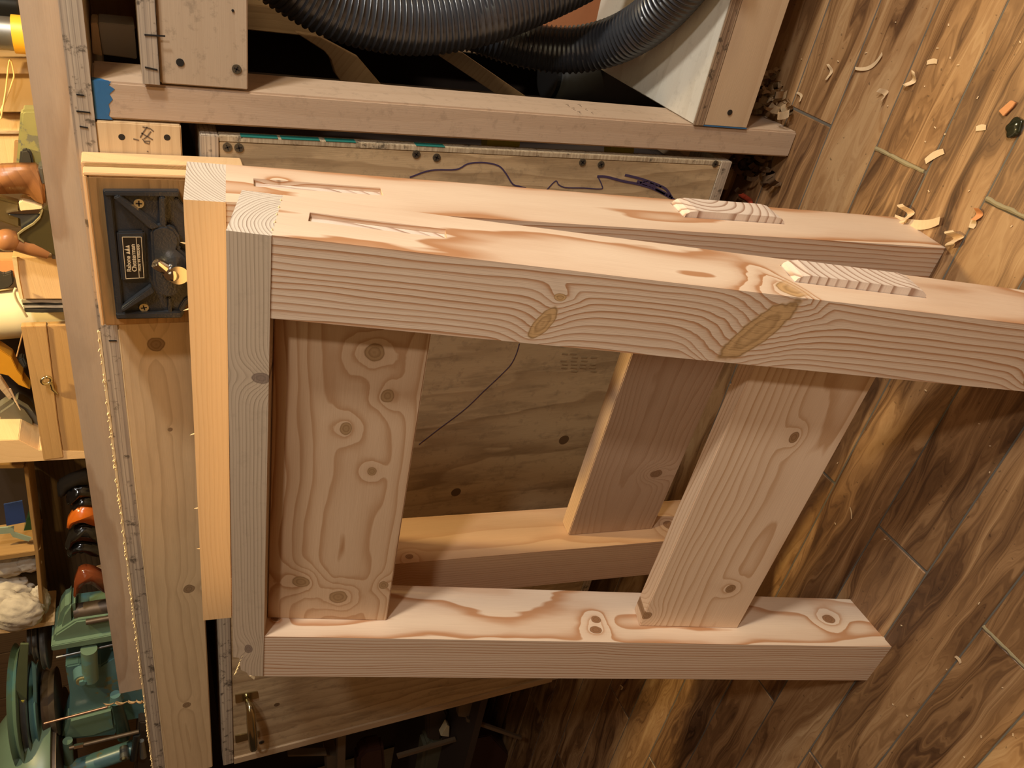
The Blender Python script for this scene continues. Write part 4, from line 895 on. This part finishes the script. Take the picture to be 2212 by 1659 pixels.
tube('oil_cup', [atY(192, 1402, GY + .005), atY(196, 1466, GY + .005)], [.0185, .0185], G1, t, 26)
kc = atY(178, 1470, GY - .004)
tube('cup_flange', [kc + Vector((0, .03, 0)), kc], [.022, .019], G2, t, 26)
tube('cup_ring', [kc + Vector((0, .001, 0)), kc + Vector((0, -.004, 0))], [.0145, .0140], plain('worn_brass_ring', (.32, .27, .13), .4, .4, .3), t, 26)
tube('hex_bolt', [kc + Vector((0, 0, 0)), kc + Vector((0, -.009, 0))], [.0085, .0085], G1, t, 6, False)
tube('down_pipe', [atY(250, 1510, GY + .0), atY(262, 1556, GY + .0), atY(268, 1590, GY + .0)], [.013, .015, .018], plain('dark_green_pipe', (.025, .045, .035), .35, .2, .3), t, 24)
tube('pipe_lip', [atY(249, 1500, GY), atY(251, 1514, GY)], [.0125, .0155], G2, t, 24)
# pulleys with an upright spindle: stacked discs seen from the side
def pulley(px0, px1, pya, pyb, y, mat, nm):
    a = atY((px0 + px1) / 2, pya, y); b = atY((px0 + px1) / 2, pyb, y); c = (a + b) / 2; r = (a - b).length / 2
    z0, z1 = atY(px1, (pya + pyb) / 2, y).z, atY(px0, (pya + pyb) / 2, y).z
    tube(nm, [(c.x, y, z0), (c.x, y, z0 + .0015), (c.x, y, (z0 + z1) / 2), (c.x, y, z1 - .0015), (c.x, y, z1)], [r * .97, r, r * .90, r, r * .97], mat, t, 40)
pulley(36, 58, 1436, 1600, GY + .09, G1, 'drive_pulley'); pulley(59, 74, 1452, 1590, GY + .09, M['dull_steel'], 'pulley_step'); pulley(75, 92, 1462, 1580, GY + .09, G2, 'pulley_step')
pulley(96, 128, 1470, 1560, GY + .09, M['rust'], 'spindle_hub')
pulley(62, 72, 1360, 1404, GY + .12, M['dull_steel'], 'cone_step'); pulley(74, 86, 1354, 1412, GY + .12, M['dull_steel'], 'cone_step'); pulley(92, 106, 1346, 1424, GY + .12, M['dull_steel'], 'cone_step')
ppx('drive_belt', [(44, 1392), (62, 1392), (60, 1440), (58, 1520), (66, 1600), (50, 1604), (36, 1540), (34, 1470)], GY + .028, .006, plain('green_belt', (.10, .12, .06), .5, 0, .3, 20), t, bevel=.001)
ppx('drive_belt', [(68, 1430), (78, 1440), (80, 1520), (86, 1600), (70, 1604), (72, 1500)], GY + .03, .006, G2, t, bevel=.001)
ppx('belt_label', [(42, 1514), (56, 1514), (60, 1546), (46, 1548)], GY + .026, .002, M['yellow_dull'], t, bevel=0)
mc = atY(40, 1700, GY + .02); mr = (atY(40, 1700, GY + .02) - atY(40, 1578, GY + .02)).length
tube('motor_housing', [(mc.x, mc.y, atY(128, 1659, GY).z), (mc.x, mc.y, atY(110, 1659, GY).z), (mc.x, mc.y, atY(70, 1659, GY).z), (mc.x, mc.y, atY(30, 1659, GY).z), (mc.x, mc.y, atY(-10, 1659, GY).z), (mc.x, mc.y, atY(-60, 1659, GY).z)], [mr * .98, mr, mr * .97, mr * .9, mr * .72, mr * .3], G1, t, 48)
vtube('motor_band', 1700, GY + .02, mr * 1.02, atY(138, 1659, GY).z, atY(128, 1659, GY).z, M['rust'], t, 48)
tube('feed_shaft', [atY(150, 1616, GY - .03), atY(300, 1580, GY - .03)], .0055, M['rust'], t, 14)
tube('shaft_nut', [atY(160, 1614, GY - .032), atY(180, 1610, GY - .032)], .0075, M['steel'], t, 6, False)
tube('cross_tube', [atY(140, 1668, GY), atY(290, 1616, GY)], .024, G2, t, 28)
tube('clamp_collar', [atY(146, 1600, GY + .01), atY(152, 1690, GY + .01)], .012, G1, t, 20)
kb = atY(268, 1636, GY - .035); tube('clamp_bolt', [kb + Vector((0, .03, 0)), kb + Vector((0, -.004, 0))], .011, M['dull_steel'], t, 20); tube('bolt_hex', [kb, kb + Vector((0, -.010, 0))], .0065, M['steelb'], t, 6, False)
tube('black_knob', [atY(296, 1586, GY - .03), atY(288, 1640, GY - .03)], .009, M['black'], t, 16)
tube('steel_knob', [atY(306, 1600, GY - .03), atY(310, 1634, GY - .03)], [.006, .009], M['dull_steel'], t, 16)
std('base_casting', [(300, 1560), (290, 1720), (None, 1720), (None, 1560)], GY + .01, .09, M['rust'], t, bevel=.004)
tag(tube('copper_rod', [atY(95, 1563, 1.36), atY(232, 1527, 1.36)], .0032, plain('copper', (.30, .17, .11), .35, .8, .2), None, 12), 'thin copper rod poking out in front of the green drill press', 'rod')
# long twisted shaving draped from the rod to the bench edge
bm = bmesh.new(); R = []; A = atY(226, 1522, 1.352); B = atY(312, 1517, 1.20); n = 60
for i in range(n + 1):
    u = i / n; p = A.lerp(B, u) + Vector((0, 0, -.016 * sin(pi * u))); a = u * 26
    q = Vector((cos(a) * .9, .3, .55 + .45 * sin(a))) * .0075; R.append((bm.verts.new(p + q), bm.verts.new(p - q)))
for a, b in zip(R, R[1:]): bm.faces.new((a[0], a[1], b[1], b[0]))
bmesh.ops.solidify(bm, geom=list(bm.faces), thickness=.0008)
tag(link('twisted_shaving', bm, M['shaving'], None), 'long twisted pale shaving draped from the copper rod to the bench', 'shaving')

# ------------------------------------------------------------------ things stored left of the cabinet, colours darkened for the shade there
lg = 'things stored in the dark bay left of the cabinet'
dimred = plain('shade_dimmed_red_brown', (.045, .015, .008), .5, 0, .3)  # red-brown darkened to stand in for shade
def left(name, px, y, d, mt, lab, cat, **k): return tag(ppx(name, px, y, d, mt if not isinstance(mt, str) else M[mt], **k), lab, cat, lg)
dimtan = plain('shade_dimmed_tan', (.13, .085, .045), .8, 0, .3, 20)  # tan darkened to stand in for the bay's shade
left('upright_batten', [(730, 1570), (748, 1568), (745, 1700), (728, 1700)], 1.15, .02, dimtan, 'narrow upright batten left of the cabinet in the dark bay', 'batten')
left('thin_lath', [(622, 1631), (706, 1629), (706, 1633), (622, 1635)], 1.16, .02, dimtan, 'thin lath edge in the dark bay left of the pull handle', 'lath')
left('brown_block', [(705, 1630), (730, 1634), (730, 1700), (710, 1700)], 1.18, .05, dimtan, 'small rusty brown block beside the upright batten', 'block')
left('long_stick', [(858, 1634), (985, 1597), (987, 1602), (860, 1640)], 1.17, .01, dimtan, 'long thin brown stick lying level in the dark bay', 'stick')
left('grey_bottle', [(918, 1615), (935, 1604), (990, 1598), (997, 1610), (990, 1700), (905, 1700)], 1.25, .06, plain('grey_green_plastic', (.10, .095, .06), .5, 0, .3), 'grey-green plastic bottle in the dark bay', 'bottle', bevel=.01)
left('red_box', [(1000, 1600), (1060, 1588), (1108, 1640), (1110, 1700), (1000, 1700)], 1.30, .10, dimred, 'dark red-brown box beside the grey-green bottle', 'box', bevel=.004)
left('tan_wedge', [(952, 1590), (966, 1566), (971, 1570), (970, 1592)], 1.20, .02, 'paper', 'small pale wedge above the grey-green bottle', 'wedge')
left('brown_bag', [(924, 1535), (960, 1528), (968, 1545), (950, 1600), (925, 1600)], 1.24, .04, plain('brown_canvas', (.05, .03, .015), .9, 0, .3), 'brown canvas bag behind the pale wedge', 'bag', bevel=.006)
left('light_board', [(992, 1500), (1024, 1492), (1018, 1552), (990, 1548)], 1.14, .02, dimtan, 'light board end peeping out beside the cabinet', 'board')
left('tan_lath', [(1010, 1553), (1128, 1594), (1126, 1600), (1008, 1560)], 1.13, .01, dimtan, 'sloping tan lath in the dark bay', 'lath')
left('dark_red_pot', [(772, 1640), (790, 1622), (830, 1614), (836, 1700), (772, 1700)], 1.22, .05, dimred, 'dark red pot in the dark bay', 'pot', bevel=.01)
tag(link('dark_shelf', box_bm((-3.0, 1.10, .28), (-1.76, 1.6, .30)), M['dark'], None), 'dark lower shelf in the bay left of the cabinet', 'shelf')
